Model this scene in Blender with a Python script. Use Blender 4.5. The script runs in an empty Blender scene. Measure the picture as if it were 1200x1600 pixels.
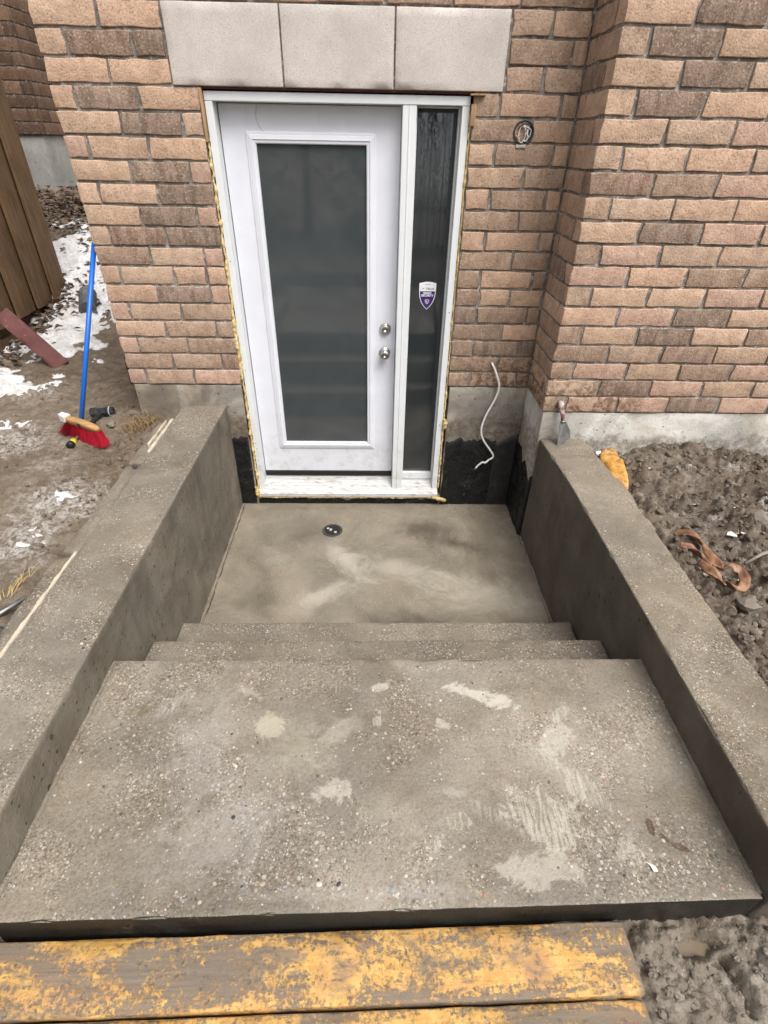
import bpy, bmesh, math, random
import numpy as np
from mathutils import Vector, Matrix

random.seed(7)
rng = np.random.default_rng(7)
scene = bpy.context.scene
COL = scene.collection

# ------------------------------------------------------------------ camera
F_PX, PITCH, YAW, ROLL = 818.017, 0.6156, 0.0279, -0.0192
CAM = Vector((-0.0131, -3.0477, 2.0851))
cp, sp, cy, sy = math.cos(PITCH), math.sin(PITCH), math.cos(YAW), math.sin(YAW)
fwd = Vector((sy * cp, cy * cp, -sp)); rgt = Vector((cy, -sy, 0)); dwn = fwd.cross(rgt)
c_, s_ = math.cos(ROLL), math.sin(ROLL)
r2 = c_ * rgt + s_ * dwn; d2 = -s_ * rgt + c_ * dwn
cam_data = bpy.data.cameras.new('camera')
cam_data.sensor_fit = 'VERTICAL'; cam_data.sensor_height = 36.0
cam_data.lens = F_PX / 1600 * 36.0
cam_data.clip_start = 0.02; cam_data.clip_end = 400
cam = bpy.data.objects.new('camera', cam_data); COL.objects.link(cam)
m = Matrix.Identity(4)
for i in range(3):
    m[i][0] = r2[i]; m[i][1] = -d2[i]; m[i][2] = -fwd[i]; m[i][3] = CAM[i]
cam.matrix_world = m
scene.camera = cam

# ------------------------------------------------------------------ light: overcast day
SUN_EL, SUN_AZ = math.radians(58), math.radians(148)      # azimuth clockwise from +Y
world = bpy.data.worlds.new('World'); scene.world = world; world.use_nodes = True
wn = world.node_tree; wn.nodes.clear()
w_out = wn.nodes.new('ShaderNodeOutputWorld'); w_bg = wn.nodes.new('ShaderNodeBackground')
w_sky = wn.nodes.new('ShaderNodeTexSky'); w_sky.sky_type = 'NISHITA'; w_sky.sun_disc = False
w_sky.sun_elevation = SUN_EL; w_sky.sun_rotation = SUN_AZ
w_sky.air_density = 1.0; w_sky.dust_density = 4.0; w_sky.ozone_density = 1.0
w_hs = wn.nodes.new('ShaderNodeHueSaturation'); w_hs.inputs['Saturation'].default_value = 0.22
w_bg.inputs['Strength'].default_value = 0.12
wn.links.new(w_sky.outputs[0], w_hs.inputs['Color']); wn.links.new(w_hs.outputs[0], w_bg.inputs[0])
wn.links.new(w_bg.outputs[0], w_out.inputs[0])
sun_d = bpy.data.lights.new('sun', 'SUN'); sun_d.energy = 1.5; sun_d.angle = math.radians(36)
sun_d.color = (1.0, 0.965, 0.91)
sun = bpy.data.objects.new('sun', sun_d); COL.objects.link(sun)
sdir = Vector((math.sin(SUN_AZ) * math.cos(SUN_EL), math.cos(SUN_AZ) * math.cos(SUN_EL), math.sin(SUN_EL)))
sun.rotation_euler = sdir.to_track_quat('Z', 'Y').to_euler(); sun.location = sdir * 20
scene.view_settings.view_transform = 'Standard'; scene.view_settings.look = 'None'
scene.view_settings.gamma = 1.0; scene.view_settings.use_curve_mapping = False
scene.view_settings.exposure = 0.86
scene.cycles.max_bounces = 6; scene.cycles.diffuse_bounces = 3; scene.cycles.glossy_bounces = 3
scene.cycles.caustics_reflective = False; scene.cycles.caustics_refractive = False

# ------------------------------------------------------------------ numpy noise
def _h(ix, iy, iz, seed):
    n = (ix.astype(np.int64) * 374761393 + iy.astype(np.int64) * 668265263 + iz.astype(np.int64) * 2147483647 + seed * 974634777) & 0xffffffff
    n = ((n ^ (n >> 13)) * 1274126177) & 0xffffffff
    n = (n ^ (n >> 16)) & 0xffffffff
    n = (n * 2246822519) & 0xffffffff
    n = n ^ (n >> 15)
    return (n & 0xffffff) / float(0xffffff)

def vnoise(x, y, z=None, seed=0):
    x = np.asarray(x, float); y = np.asarray(y, float)
    z = np.zeros_like(x) if z is None else np.asarray(z, float)
    ix, iy, iz = np.floor(x), np.floor(y), np.floor(z)
    fx, fy, fz = x - ix, y - iy, z - iz
    fx = fx * fx * (3 - 2 * fx); fy = fy * fy * (3 - 2 * fy); fz = fz * fz * (3 - 2 * fz)
    r = 0
    for a in (0, 1):
        for b in (0, 1):
            for c in (0, 1):
                w = (fx if a else 1 - fx) * (fy if b else 1 - fy) * (fz if c else 1 - fz)
                r = r + w * _h(ix + a, iy + b, iz + c, seed)
    return r * 2 - 1

def fbm(x, y, z=None, oct=4, seed=0, gain=0.5):
    r = 0; a = 1.0; f = 1.0
    for o in range(oct):
        r = r + a * vnoise(np.asarray(x) * f + o * 17.3, np.asarray(y) * f - o * 9.1, None if z is None else np.asarray(z) * f, seed + o)
        a *= gain; f *= 2.03
    return r

def worley(x, y, seed=0):
    ix, iy = np.floor(x), np.floor(y)
    d1 = np.full(np.shape(x), 9.0); d2_ = np.full(np.shape(x), 9.0); cid = np.zeros(np.shape(x))
    for a in (-1, 0, 1):
        for b in (-1, 0, 1):
            cx, cy2 = ix + a, iy + b
            zz = np.zeros_like(cx)
            px = cx + _h(cx, cy2, zz, seed); py = cy2 + _h(cx, cy2, zz + 1, seed + 5)
            d = np.hypot(px - x, py - y); idv = _h(cx, cy2, zz + 2, seed + 9)
            closer = d < d1
            d2_ = np.where(closer, d1, np.minimum(d2_, d)); cid = np.where(closer, idv, cid); d1 = np.where(closer, d, d1)
    return d1, d2_, cid

def sstep(a, b, x):
    t = np.clip((x - a) / (b - a), 0, 1); return t * t * (3 - 2 * t)

# ------------------------------------------------------------------ object helpers
def link(o, parent=None):
    COL.objects.link(o)
    if parent is not None: o.parent = parent
    return o

def tag(o, label=None, cat=None, group=None, kind=None):
    if label: o['label'] = label
    if cat: o['category'] = cat
    if group: o['group'] = group
    if kind: o['kind'] = kind
    return o

def empty(name, loc=(0, 0, 0), rz=0, **kw):
    o = bpy.data.objects.new(name, None); o.empty_display_size = 0.1
    o.location = loc; o.rotation_euler = (0, 0, rz); COL.objects.link(o)
    return tag(o, **kw)

def mesh_np(name, verts, faces, mat=None, smooth=False):
    me = bpy.data.meshes.new(name)
    me.from_pydata([tuple(v) for v in verts], [], [tuple(f) for f in faces])
    if mat: me.materials.append(mat)
    if smooth: me.polygons.foreach_set('use_smooth', [True] * len(me.polygons))
    me.update()
    return me

def obj(name, me, parent=None, loc=None, rot=None):
    o = bpy.data.objects.new(name, me)
    if loc is not None: o.location = loc
    if rot is not None: o.rotation_euler = rot
    return link(o, parent)

def rbox_arrays(lo, hi, step=0.05, r=0.004, amp=0.0, fs=20, seed=0, chip=0.0):
    """box as a lattice surface with rounded, uneven edges; returns verts, quads"""
    lo = np.array(lo, float); hi = np.array(hi, float)
    ax = []
    for k in range(3):
        L = hi[k] - lo[k]; rr = min(r, L * 0.45)
        n = max(1, int(round((L - 2 * rr) / step)))
        ax.append(np.concatenate([[lo[k], lo[k] + rr * .45], np.linspace(lo[k] + rr, hi[k] - rr, n + 1), [hi[k] - rr * .45, hi[k]]]))
    idx = {}; V = []; Q = []
    def vid(i, j, k):
        key = (i, j, k)
        if key not in idx: idx[key] = len(V); V.append((ax[0][i], ax[1][j], ax[2][k]))
        return idx[key]
    n = [len(a) for a in ax]
    for axis in range(3):
        u, v = [(1, 2), (2, 0), (0, 1)][axis]
        for side in (0, 1):
            fix = 0 if side == 0 else n[axis] - 1
            for i in range(n[u] - 1):
                for j in range(n[v] - 1):
                    q = []
                    for (di, dj) in ((0, 0), (1, 0), (1, 1), (0, 1)):
                        t = [0, 0, 0]; t[axis] = fix; t[u] = i + di; t[v] = j + dj; q.append(vid(*t))
                    Q.append(q if side == 1 else q[::-1])
    P = np.array(V)
    rr = np.minimum(r, (hi - lo) * .45)
    inn = np.clip(P, lo + rr, hi - rr); d = P - inn
    ln = np.linalg.norm(d, axis=1, keepdims=True); nrm = d / np.maximum(ln, 1e-9)
    rad = rr.min()
    edge = ((np.abs(d) > 1e-6).sum(1) >= 2)
    P = inn + nrm * rad
    if amp or chip:
        nz = fbm(P[:, 0] * fs, P[:, 1] * fs, P[:, 2] * fs, 3, seed)
        P = P + nrm * (amp * nz)[:, None]
        if chip:
            c = np.clip(fbm(P[:, 0] * fs * .7 + 5, P[:, 1] * fs * .7, P[:, 2] * fs * .7, 3, seed + 3) - .25, 0, 1) * chip
            P = P - nrm * (c * edge)[:, None]
    return P, Q

def rbox(name, lo, hi, mat, parent=None, smooth=True, **kw):
    P, Q = rbox_arrays(lo, hi, **kw)
    return obj(name, mesh_np(name, P, Q, mat, smooth), parent)

class Acc:
    """collects several shapes in one mesh"""
    def __init__(self): self.V = []; self.F = []; self.M = []
    def add(self, P, Q, mi=0):
        o = len(self.V); self.V += [tuple(p) for p in P]; self.F += [tuple(o + i for i in q) for q in Q]; self.M += [mi] * len(Q)
        return self
    def build(self, name, mats, parent=None, smooth=False, loc=None, rot=None):
        me = mesh_np(name, self.V, self.F, None, smooth)
        for mt in (mats if isinstance(mats, (list, tuple)) else [mats]): me.materials.append(mt)
        me.polygons.foreach_set('material_index', self.M); me.update()
        return obj(name, me, parent, loc, rot)

def tube_arrays(pts, rad, n=10, cap=True, jitter=0, seed=0):
    pts = [Vector(p) for p in pts]; N = len(pts)
    rad = rad if isinstance(rad, (list, tuple)) else [rad] * N
    rs = random.Random(seed)
    V = []; F = []
    t0 = (pts[1] - pts[0]).normalized()
    up = Vector((0, 0, 1)) if abs(t0.z) < .9 else Vector((1, 0, 0))
    a = t0.cross(up).normalized()
    for i in range(N):
        t = (pts[min(i + 1, N - 1)] - pts[max(i - 1, 0)]).normalized()
        a = (a - t * a.dot(t)).normalized(); b = t.cross(a)
        for k in range(n):
            th = 2 * math.pi * k / n
            rr = rad[i] * (1 + jitter * (rs.random() - .5))
            V.append(pts[i] + (a * math.cos(th) + b * math.sin(th)) * rr)
    for i in range(N - 1):
        for k in range(n):
            F.append((i * n + k, i * n + (k + 1) % n, (i + 1) * n + (k + 1) % n, (i + 1) * n + k))
    if cap:
        F.append(tuple(range(n))[::-1]); F.append(tuple((N - 1) * n + k for k in range(n)))
    return V, F

def tube(name, pts, rad, mat, parent=None, **kw):
    V, F = tube_arrays(pts, rad, **kw)
    return obj(name, mesh_np(name, V, F, mat, True), parent)

def lathe_arrays(prof, n=28):
    """profile of (r, h); axis along local -Y (towards the camera side)"""
    V = []; F = []
    for (r, h) in prof:
        for k in range(n):
            th = 2 * math.pi * k / n; V.append((r * math.cos(th), -h, r * math.sin(th)))
    for i in range(len(prof) - 1):
        for k in range(n):
            F.append((i * n + k, i * n + (k + 1) % n, (i + 1) * n + (k + 1) % n, (i + 1) * n + k))
    F.append(tuple((len(prof) - 1) * n + k for k in range(n)))
    return V, F

def catmull(pts, per=8):
    P = [Vector(p) for p in pts]; P = [P[0] * 2 - P[1]] + P + [P[-1] * 2 - P[-2]]
    out = []
    for i in range(1, len(P) - 2):
        for k in range(per):
            t = k / per; a, b, c, d = P[i - 1], P[i], P[i + 1], P[i + 2]
            out.append(.5 * ((2 * b) + (c - a) * t + (2 * a - 5 * b + 4 * c - d) * t * t + (3 * b - a - 3 * c + d) * t ** 3))
    out.append(P[-2]); return out

# ------------------------------------------------------------------ node helpers
class NT:
    def __init__(self, name):
        self.mat = bpy.data.materials.new(name); self.mat.use_nodes = True
        self.t = self.mat.node_tree; self.n = self.t.nodes; self.n.clear()
        self.out = self.n.new('ShaderNodeOutputMaterial'); self.b = self.n.new('ShaderNodeBsdfPrincipled')
        self.t.links.new(self.b.outputs[0], self.out.inputs['Surface'])
        self.tc = self.n.new('ShaderNodeTexCoord'); self.co = self.tc.outputs['Object']
    def L(self, a, b): self.t.links.new(a, b)
    def put(self, sock, v):
        if hasattr(v, 'is_linked') or isinstance(v, bpy.types.NodeSocket): self.L(v, sock)
        elif isinstance(v, (tuple, list)) and len(v) == 3 and sock.type == 'RGBA': sock.default_value = (*v, 1)
        else: sock.default_value = v
    def map(self, scale=(1, 1, 1), loc=(0, 0, 0), rot=(0, 0, 0), src=None, point=True):
        n = self.n.new('ShaderNodeMapping'); n.vector_type = 'TEXTURE' if not point else 'POINT'
        n.inputs['Scale'].default_value = scale; n.inputs['Location'].default_value = loc; n.inputs['Rotation'].default_value = rot
        self.L(src or self.co, n.inputs['Vector']); return n.outputs[0]
    def noise(self, scale, detail=4, rough=.55, dist=0, vec=None, color=False):
        n = self.n.new('ShaderNodeTexNoise'); n.inputs['Scale'].default_value = scale; n.inputs['Detail'].default_value = detail
        n.inputs['Roughness'].default_value = rough; n.inputs['Distortion'].default_value = dist
        self.L(vec or self.co, n.inputs['Vector']); return n.outputs['Color' if color else 'Fac']
    def vor(self, scale, feature='F1', rand=1.0, vec=None, out='Distance'):
        n = self.n.new('ShaderNodeTexVoronoi'); n.feature = feature; n.inputs['Scale'].default_value = scale
        n.inputs['Randomness'].default_value = rand
        self.L(vec or self.co, n.inputs['Vector'])
        return n if out is None else n.outputs[out]
    def math(self, op, a, b=0.0, c=None, clamp=False):
        n = self.n.new('ShaderNodeMath'); n.operation = op; n.use_clamp = clamp
        self.put(n.inputs[0], a); self.put(n.inputs[1], b)
        if c is not None: self.put(n.inputs[2], c)
        return n.outputs[0]
    def mr(self, v, a, b, c=0.0, d=1.0, smooth=True):
        n = self.n.new('ShaderNodeMapRange'); n.interpolation_type = 'SMOOTHSTEP' if smooth else 'LINEAR'
        self.put(n.inputs[0], v)
        for i, q in zip((1, 2, 3, 4), (a, b, c, d)): self.put(n.inputs[i], q)
        return n.outputs[0]
    def mix(self, f, a, b, blend='MIX'):
        n = self.n.new('ShaderNodeMix'); n.data_type = 'RGBA'; n.blend_type = blend
        self.put(n.inputs[0], f); self.put(n.inputs[6], a); self.put(n.inputs[7], b); return n.outputs[2]
    def ramp(self, f, stops, interp='LINEAR'):
        n = self.n.new('ShaderNodeValToRGB'); n.color_ramp.interpolation = interp
        e = n.color_ramp.elements
        while len(e) < len(stops): e.new(.5)
        for el, (p, c) in zip(e, stops): el.position = p; el.color = (*c, 1) if len(c) == 3 else c
        self.L(f, n.inputs[0]); return n.outputs[0]
    def sep(self, v):
        n = self.n.new('ShaderNodeSeparateXYZ'); self.L(v, n.inputs[0]); return n.outputs
    def bump(self, h, strength=.5, dist=.01, nrm=None):
        n = self.n.new('ShaderNodeBump'); n.inputs['Strength'].default_value = strength; n.inputs['Distance'].default_value = dist
        self.L(h, n.inputs['Height'])
        if nrm: self.L(nrm, n.inputs['Normal'])
        return n.outputs[0]
    def done(self, color=None, rough=None, normal=None, metal=None, spec=None):
        if color is not None: self.put(self.b.inputs['Base Color'], color)
        if rough is not None: self.put(self.b.inputs['Roughness'], rough)
        if normal is not None: self.L(normal, self.b.inputs['Normal'])
        if metal is not None: self.put(self.b.inputs['Metallic'], metal)
        if spec is not None: self.put(self.b.inputs['Specular IOR Level'], spec)
        return self.mat

def plain(name, col, rough=.6, metal=0, var=.12, scale=30, bump=.15, dirt=None, dirt_amt=.4):
    t = NT(name); n = t.noise(scale, 4)
    c = t.mix(n, tuple(x * (1 - var) for x in col), tuple(min(1, x * (1 + var)) for x in col))
    if dirt: c = t.mix(t.mr(t.noise(scale * .5, 6, .65), .55, .75, 0, dirt_amt), c, dirt)
    return t.done(c, rough, t.bump(t.noise(scale * 4, 4), bump, .002), metal)

# ---- bricks: colour per brick comes from the object colour, relief from noise
def brick_material(name='brick_clay', tint=(1, 1, 1)):
    t = NT(name)
    oi = t.n.new('ShaderNodeObjectInfo')
    off = t.n.new('ShaderNodeVectorMath'); off.operation = 'MULTIPLY_ADD'
    t.L(oi.outputs['Random'], off.inputs[0]); off.inputs[1].default_value = (37, 91, 53); t.L(t.co, off.inputs[2])
    v = off.outputs[0]
    streak = t.noise(1, 3, .6, .4, t.map((26, 26, 7), src=v))
    grain = t.noise(150, 2, .75, 0, v)
    blot = t.noise(16, 3, .6, .5, v)
    c = t.mix(t.mr(blot, .3, .7), t.mix(1, oi.outputs['Color'], (.86, .84, .82), 'MULTIPLY'), t.mix(1, oi.outputs['Color'], (1.13, 1.12, 1.10), 'MULTIPLY'))
    streaky = t.math('MULTIPLY', t.mr(streak, .42, .68), t.math('SUBTRACT', 1.0, oi.outputs['Alpha'], clamp=True))
    c = t.mix(t.math('MULTIPLY', streaky, .75), c, t.mix(1, oi.outputs['Color'], (.50, .46, .44), 'MULTIPLY'))
    c = t.mix(t.mr(grain, .50, .66, 0, .8), c, t.mix(1, c, (.50, .46, .42), 'MULTIPLY'))
    c = t.mix(t.mr(t.noise(110, 2, .75, 0, t.map((1, 1, 1), (3, 5, 1), src=v)), .56, .70, 0, .65), c, (.56, .46, .36))
    # dark iron specks and small chips
    sp = t.mr(t.vor(95, vec=v), .10, .16, 1, 0)
    sp = t.math('MULTIPLY', sp, t.mr(t.noise(25, 2, .5, 0, v), .5, .62))
    c = t.mix(t.math('MULTIPLY', sp, .75), c, (.07, .045, .03))
    # pale lime bloom along the arrises
    s = t.sep(t.co)
    ez = t.mr(t.math('ABSOLUTE', s[2]), .031, .042)
    edge = t.math('MULTIPLY', ez, t.mr(t.noise(22, 4, .65, 0, v), .50, .72))
    c = t.mix(t.math('MULTIPLY', edge, .60), c, (.60, .53, .46))
    h = t.math('ADD', t.math('MULTIPLY', t.noise(120, 2, .65, 0, v), .6), t.math('MULTIPLY', t.noise(30, 2, .6, 0, v), 1.0))
    if tint == (1, 1, 1):        # soil splash and rust-brown damp stains low on the wing corner and under the cable
        gp = t.n.new('ShaderNodeNewGeometry').outputs['Position']; ps = t.sep(gp)
        low = t.math('MULTIPLY', t.mr(ps[2], 1.22, .90), t.math('MULTIPLY', t.mr(ps[0], .40, .62), t.mr(ps[0], 1.75, 1.25)))
        stn = t.math('MULTIPLY', low, t.mr(t.noise(26, 4, .72, .4, gp), .44, .60))
        c = t.mix(t.math('MULTIPLY', stn, .85), c, (.13, .075, .04))
    if tint != (1, 1, 1): c = t.mix(1, c, tint, 'MULTIPLY')
    return t.done(c, .92, t.bump(h, .6, .005), 0, .2)

def mortar_material(name='mortar', col=(.255, .228, .20)):
    t = NT(name)
    c = t.mix(t.mr(t.noise(9, 6, .65), .35, .7), tuple(x * .62 for x in col), tuple(x * 1.25 for x in col))
    c = t.mix(t.mr(t.noise(45, 4, .6), .54, .68, 0, .8), c, (.52, .48, .44))
    h = t.noise(140, 2, .7)
    return t.done(c, .95, t.bump(h, .8, .004), 0, .1)

# ---- concrete
def ellipse_mask(t, cx, cy, rx, ry, ang, nz, wob=1.0, lo=.55, hi=1.0, soft=None):
    v = t.map((1 / rx, 1 / ry, 0.0), (0, 0, 0), (0, 0, 0), src=t.map((1, 1, 1), (0, 0, 0), (0, 0, -ang), src=t.map((1, 1, 1), (-cx, -cy, 0))))
    ln = t.n.new('ShaderNodeVectorMath'); ln.operation = 'LENGTH'; t.L(v, ln.inputs[0])
    d = t.math('ADD', ln.outputs['Value'], t.math('MULTIPLY', t.math('SUBTRACT', nz, .5), wob * 2))
    return t.mr(d, lo, hi, 1, 0)

def concrete(name, base=(.235, .21, .18), pebbles=.5, pscale=85, pits=0.0, smears_sheen=(), wet=0.0, rough=.8, top_only=True, brushed=False, side_shade=1.0, mottled=.5, fine=1.0, soft=False, films=()):
    t = NT(name)
    geo = t.n.new('ShaderNodeNewGeometry')
    nz = t.sep(geo.outputs['True Normal'])[2]
    up = t.mr(nz, .6, .9)
    big = t.noise(2.6, 4, .6, .6); med = t.noise(14, 4, .6, .3); fin = t.noise(230, 1, .7)
    c = t.mix(t.mr(big, .32, .68), tuple(x * (1 - .32 * mottled) for x in base), tuple(x * (1 + .24 * mottled) for x in base))
    c = t.mix(t.mr(med, .35, .72, 0, .55), c, t.mix(1, c, (1.16, 1.15, 1.13), 'MULTIPLY'))
    grn = t.noise(150, 2, .75); grl = t.noise(95, 2, .75, 0, t.map((1, 1, 1), (3, 8, 1)))
    stones = t.mr(t.noise(4.6, 4, .62, .6), .41, .61)
    gz = t.math('MULTIPLY', t.math('MULTIPLY_ADD', up, .78, .22), t.math('MULTIPLY_ADD', stones, .55, .45))
    c = t.mix(t.math('MULTIPLY', t.mr(grn, .48, .62, 0, .80 * fine), gz), c, t.mix(1, c, (.46, .42, .375), 'MULTIPLY'))
    c = t.mix(t.math('MULTIPLY', t.mr(grl, .53, .66, 0, .70 * fine), gz), c, t.mix(1, c, (1.55, 1.52, 1.46), 'MULTIPLY'))
    if not soft:
        zone = t.mr(t.noise(3.3, 4, .62, .9, t.map((1, 1, 1), (8, 2, 4))), .46, .60, 0, .55 * mottled)
        c = t.mix(zone, c, t.mix(1, c, (.70, .63, .53), 'MULTIPLY'))
    if side_shade != 1.0:  # upright faces darkened in colour to carry shade
        c = t.mix(t.math('SUBTRACT', 1.0, up), c, t.mix(1, c, (side_shade, side_shade, side_shade * .98), 'MULTIPLY'))
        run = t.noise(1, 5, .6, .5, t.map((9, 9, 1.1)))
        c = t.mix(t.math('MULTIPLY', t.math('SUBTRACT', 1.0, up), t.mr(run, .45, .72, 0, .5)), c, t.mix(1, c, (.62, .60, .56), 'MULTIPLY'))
    hgt = t.math('MULTIPLY', grn, -.45)
    hgt = t.math('ADD', hgt, t.math('MULTIPLY', t.noise(60, 2, .65), .5))
    PAL = [(0, (.46, .41, .35)), (.18, (.34, .27, .20)), (.34, (.54, .50, .45)), (.5, (.15, .12, .10)), (.6, (.42, .36, .29)), (.74, (.055, .05, .05)), (.82, (.33, .19, .13)), (.9, (.62, .56, .48))]
    for k, (sc, amt, thr) in enumerate(((pscale, .50, .40), (pscale * 2.0, .62, .44))):
        vec = t.map((1, 1, 1), (k * 3.1, k * 1.7, 0), src=None)
        wv = t.n.new('ShaderNodeVectorMath'); wv.operation = 'MULTIPLY_ADD'
        t.L(t.noise(sc * .9, 0, .5, 0, vec, True), wv.inputs[0]); wv.inputs[1].default_value = (.35 / sc,) * 3; t.L(vec, wv.inputs[2])
        vn = t.vor(sc, vec=wv.outputs[0], out=None)
        cs = t.sep(vn.outputs['Color'])
        present = t.math('LESS_THAN', cs[0], t.math('MULTIPLY', stones, amt * pebbles))
        size = t.mr(cs[1], 0, 1, thr * .45, thr * 1.15, False)
        mask = t.math('MULTIPLY', t.mr(t.math('SUBTRACT', size, vn.outputs['Distance']), -.03, .05), present)
        if top_only: mask = t.math('MULTIPLY', mask, up)
        col = t.ramp(cs[2], PAL, 'CONSTANT')
        col = t.mix(.28, col, c)
        c = t.mix(t.math('MULTIPLY', mask, .9), c, col)
    r = t.math('ADD', rough, t.math('MULTIPLY', t.math('SUBTRACT', t.noise(5, 5, .6), .5), .35))
    if pits:
        pv = t.vor(1, vec=t.map((22, 22, 15)), out=None); ps = t.sep(pv.outputs['Color'])
        pres = t.math('LESS_THAN', ps[0], t.math('MULTIPLY', t.mr(t.noise(4, 3), .40, .62), .5 * pits))
        pm = t.math('MULTIPLY', t.mr(t.math('SUBTRACT', t.mr(ps[1], 0, 1, .05, .18, False), pv.outputs['Distance']), -.02, .03), pres)
        p2 = t.vor(1, vec=t.map((48, 48, 36), (2, 5, 1)), out=None); q2 = t.sep(p2.outputs['Color'])
        pm2 = t.math('MULTIPLY', t.mr(p2.outputs['Distance'], .14, .24, 1, 0), t.math('LESS_THAN', q2[0], .13))
        pm = t.math('MAXIMUM', pm, t.math('MULTIPLY', pm2, .8))
        pm = t.math('MULTIPLY', pm, t.math('SUBTRACT', 1.0, up))
        c = t.mix(t.math('MULTIPLY', pm, .7), c, (.035, .03, .026))
        hgt = t.math('SUBTRACT', hgt, t.math('MULTIPLY', pm, 1.4))
    if smears_sheen:
        nzs = t.noise(8 if not soft else 3.5, 6, .76, 1.4)
        sncache = {}; n38 = t.mr(t.noise(42, 6, .75), .28, .52)
        for (cx, cy_, rx, ry, ang, col, amt, streak) in smears_sheen:
            hard = not soft and amt > .5
            mk = ellipse_mask(t, cx, cy_, rx, ry, ang, nzs, 1.5 if not soft else 1.4, .60 if hard else (.2 if not soft else -.2), .92 if hard else (1.1 if not soft else 1.3))
            if streak:
                if streak not in sncache: sncache[streak] = t.mr(t.noise(1, 6, .72, 1.2, t.map((75, 11, 1), (0, 0, 0), (0, 0, -streak))), .40, .60)
                mk = t.math('MULTIPLY', mk, sncache[streak])
            else:
                if not soft: mk = t.math('MULTIPLY', mk, n38)
            c = t.mix(t.math('MULTIPLY', mk, min(.95, amt * 1.08)), c, col)
    if brushed:
        sv = t.map((70, 9, 70), (0, 0, 0), (0, 0, .5))
        hgt = t.math('ADD', hgt, t.math('MULTIPLY', t.noise(1, 4, .6, .8, sv), .4))
    if wet:
        wm = t.mr(t.noise(2.3, 4, .55, .8), .42, .60)
        r = t.math('SUBTRACT', r, t.math('MULTIPLY', wm, wet))
        c = t.mix(t.math('MULTIPLY', wm, .35), c, t.mix(1, c, (.72, .70, .66), 'MULTIPLY'))
    for (cx, cy_, rx, ry, ang, amt) in films:            # standing film of water: gloss only
        mk = ellipse_mask(t, cx, cy_, rx, ry, ang, t.noise(5, 4, .7, .6), 1.2, .3, 1.0)
        r = t.math('SUBTRACT', r, t.math('MULTIPLY', mk, amt))
    r = t.math('MAXIMUM', r, .12)
    return t.done(c, r, t.bump(hgt, .75, .006), 0, .4)

# ---- soil
def soil(name, a, b, c3, wet=.3, frost=()):
    t = NT(name)
    n1 = t.noise(2.5, 6, .62, .5); n2 = t.noise(18, 6, .65, .3); n3 = t.noise(120, 4, .7)
    c = t.mix(t.mr(n1, .35, .66), a, b)
    c = t.mix(t.mr(n2, .45, .75, 0, .8), c, c3)
    c = t.mix(t.mr(n3, .45, .75, 0, .6), c, t.mix(1, c, (.58, .55, .52), 'MULTIPLY'))
    if frost:                                            # thin melting frost on the crumbs
        nf = t.noise(7, 6, .75, .8); nb = t.mr(t.noise(44, 4, .75), .40, .60)
        for (cx, cy_, rx, ry, amt) in frost:
            mk = t.math('MULTIPLY', ellipse_mask(t, cx, cy_, rx, ry, 0, nf, 1.3, .1, 1.0), nb)
            c = t.mix(t.math('MULTIPLY', mk, amt), c, (.50, .475, .445))
    # grit
    vn = t.vor(140, out=None); cs = t.sep(vn.outputs['Color'])
    g = t.math('MULTIPLY', t.math('LESS_THAN', cs[0], .10), t.mr(vn.outputs['Distance'], .22, .32, 1, 0))
    c = t.mix(t.math('MULTIPLY', g, .7), c, t.ramp(cs[1], [(0, (.40, .36, .31)), (.6, (.06, .055, .05)), (.85, (.5, .47, .43))], 'CONSTANT'))
    h = t.math('ADD', t.math('MULTIPLY', t.noise(45, 4, .68), 1.0), t.math('MULTIPLY', n3, .35))
    r = t.mr(t.noise(6, 4), .40, .62, .9, .9 - wet)
    return t.done(c, r, t.bump(h, .8, .012), 0, .35)

def wood(name, col, dark, axis='z', scale=1.0, rough=.75, knots=True):
    t = NT(name)
    oi = t.n.new('ShaderNodeObjectInfo')
    off = t.n.new('ShaderNodeVectorMath'); off.operation = 'MULTIPLY_ADD'
    t.L(oi.outputs['Random'], off.inputs[0]); off.inputs[1].default_value = (7, 13, 5); t.L(t.co, off.inputs[2])
    s = {'x': (3, 60, 60), 'y': (60, 3, 60), 'z': (60, 60, 3)}[axis]
    g = t.noise(scale, 6, .6, 1.2, t.map(s, src=off.outputs[0]))
    c = t.mix(t.mr(g, .32, .7), dark, col)
    c = t.mix(t.mr(t.noise(6, 5, .6, 0, off.outputs[0]), .45, .7, 0, .5), c, t.mix(1, c, (.62, .60, .58), 'MULTIPLY'))
    c = t.mix(t.mr(oi.outputs['Random'], 0, 1, 0, .35, False), c, t.mix(1, c, (.7, .68, .66), 'MULTIPLY'))
    if knots:
        kn = t.mr(t.vor(1.0, vec=t.map({'x': (2, 9, 9), 'y': (9, 2, 9), 'z': (9, 9, 2)}[axis], src=off.outputs[0])), .06, .12, 1, 0)
        c = t.mix(t.math('MULTIPLY', kn, .7), c, tuple(x * .35 for x in dark))
    return t.done(c, rough, t.bump(g, .4, .004), 0, .3)

M = {}
M['brick'] = brick_material()
M['brick_far'] = brick_material('brick_far_clay', (.60, .58, .56))  # tint puts the shading of the far wall into its colour
M['mortar'] = mortar_material()
M['mortar_far'] = mortar_material('mortar_far', (.10, .085, .075))

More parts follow.
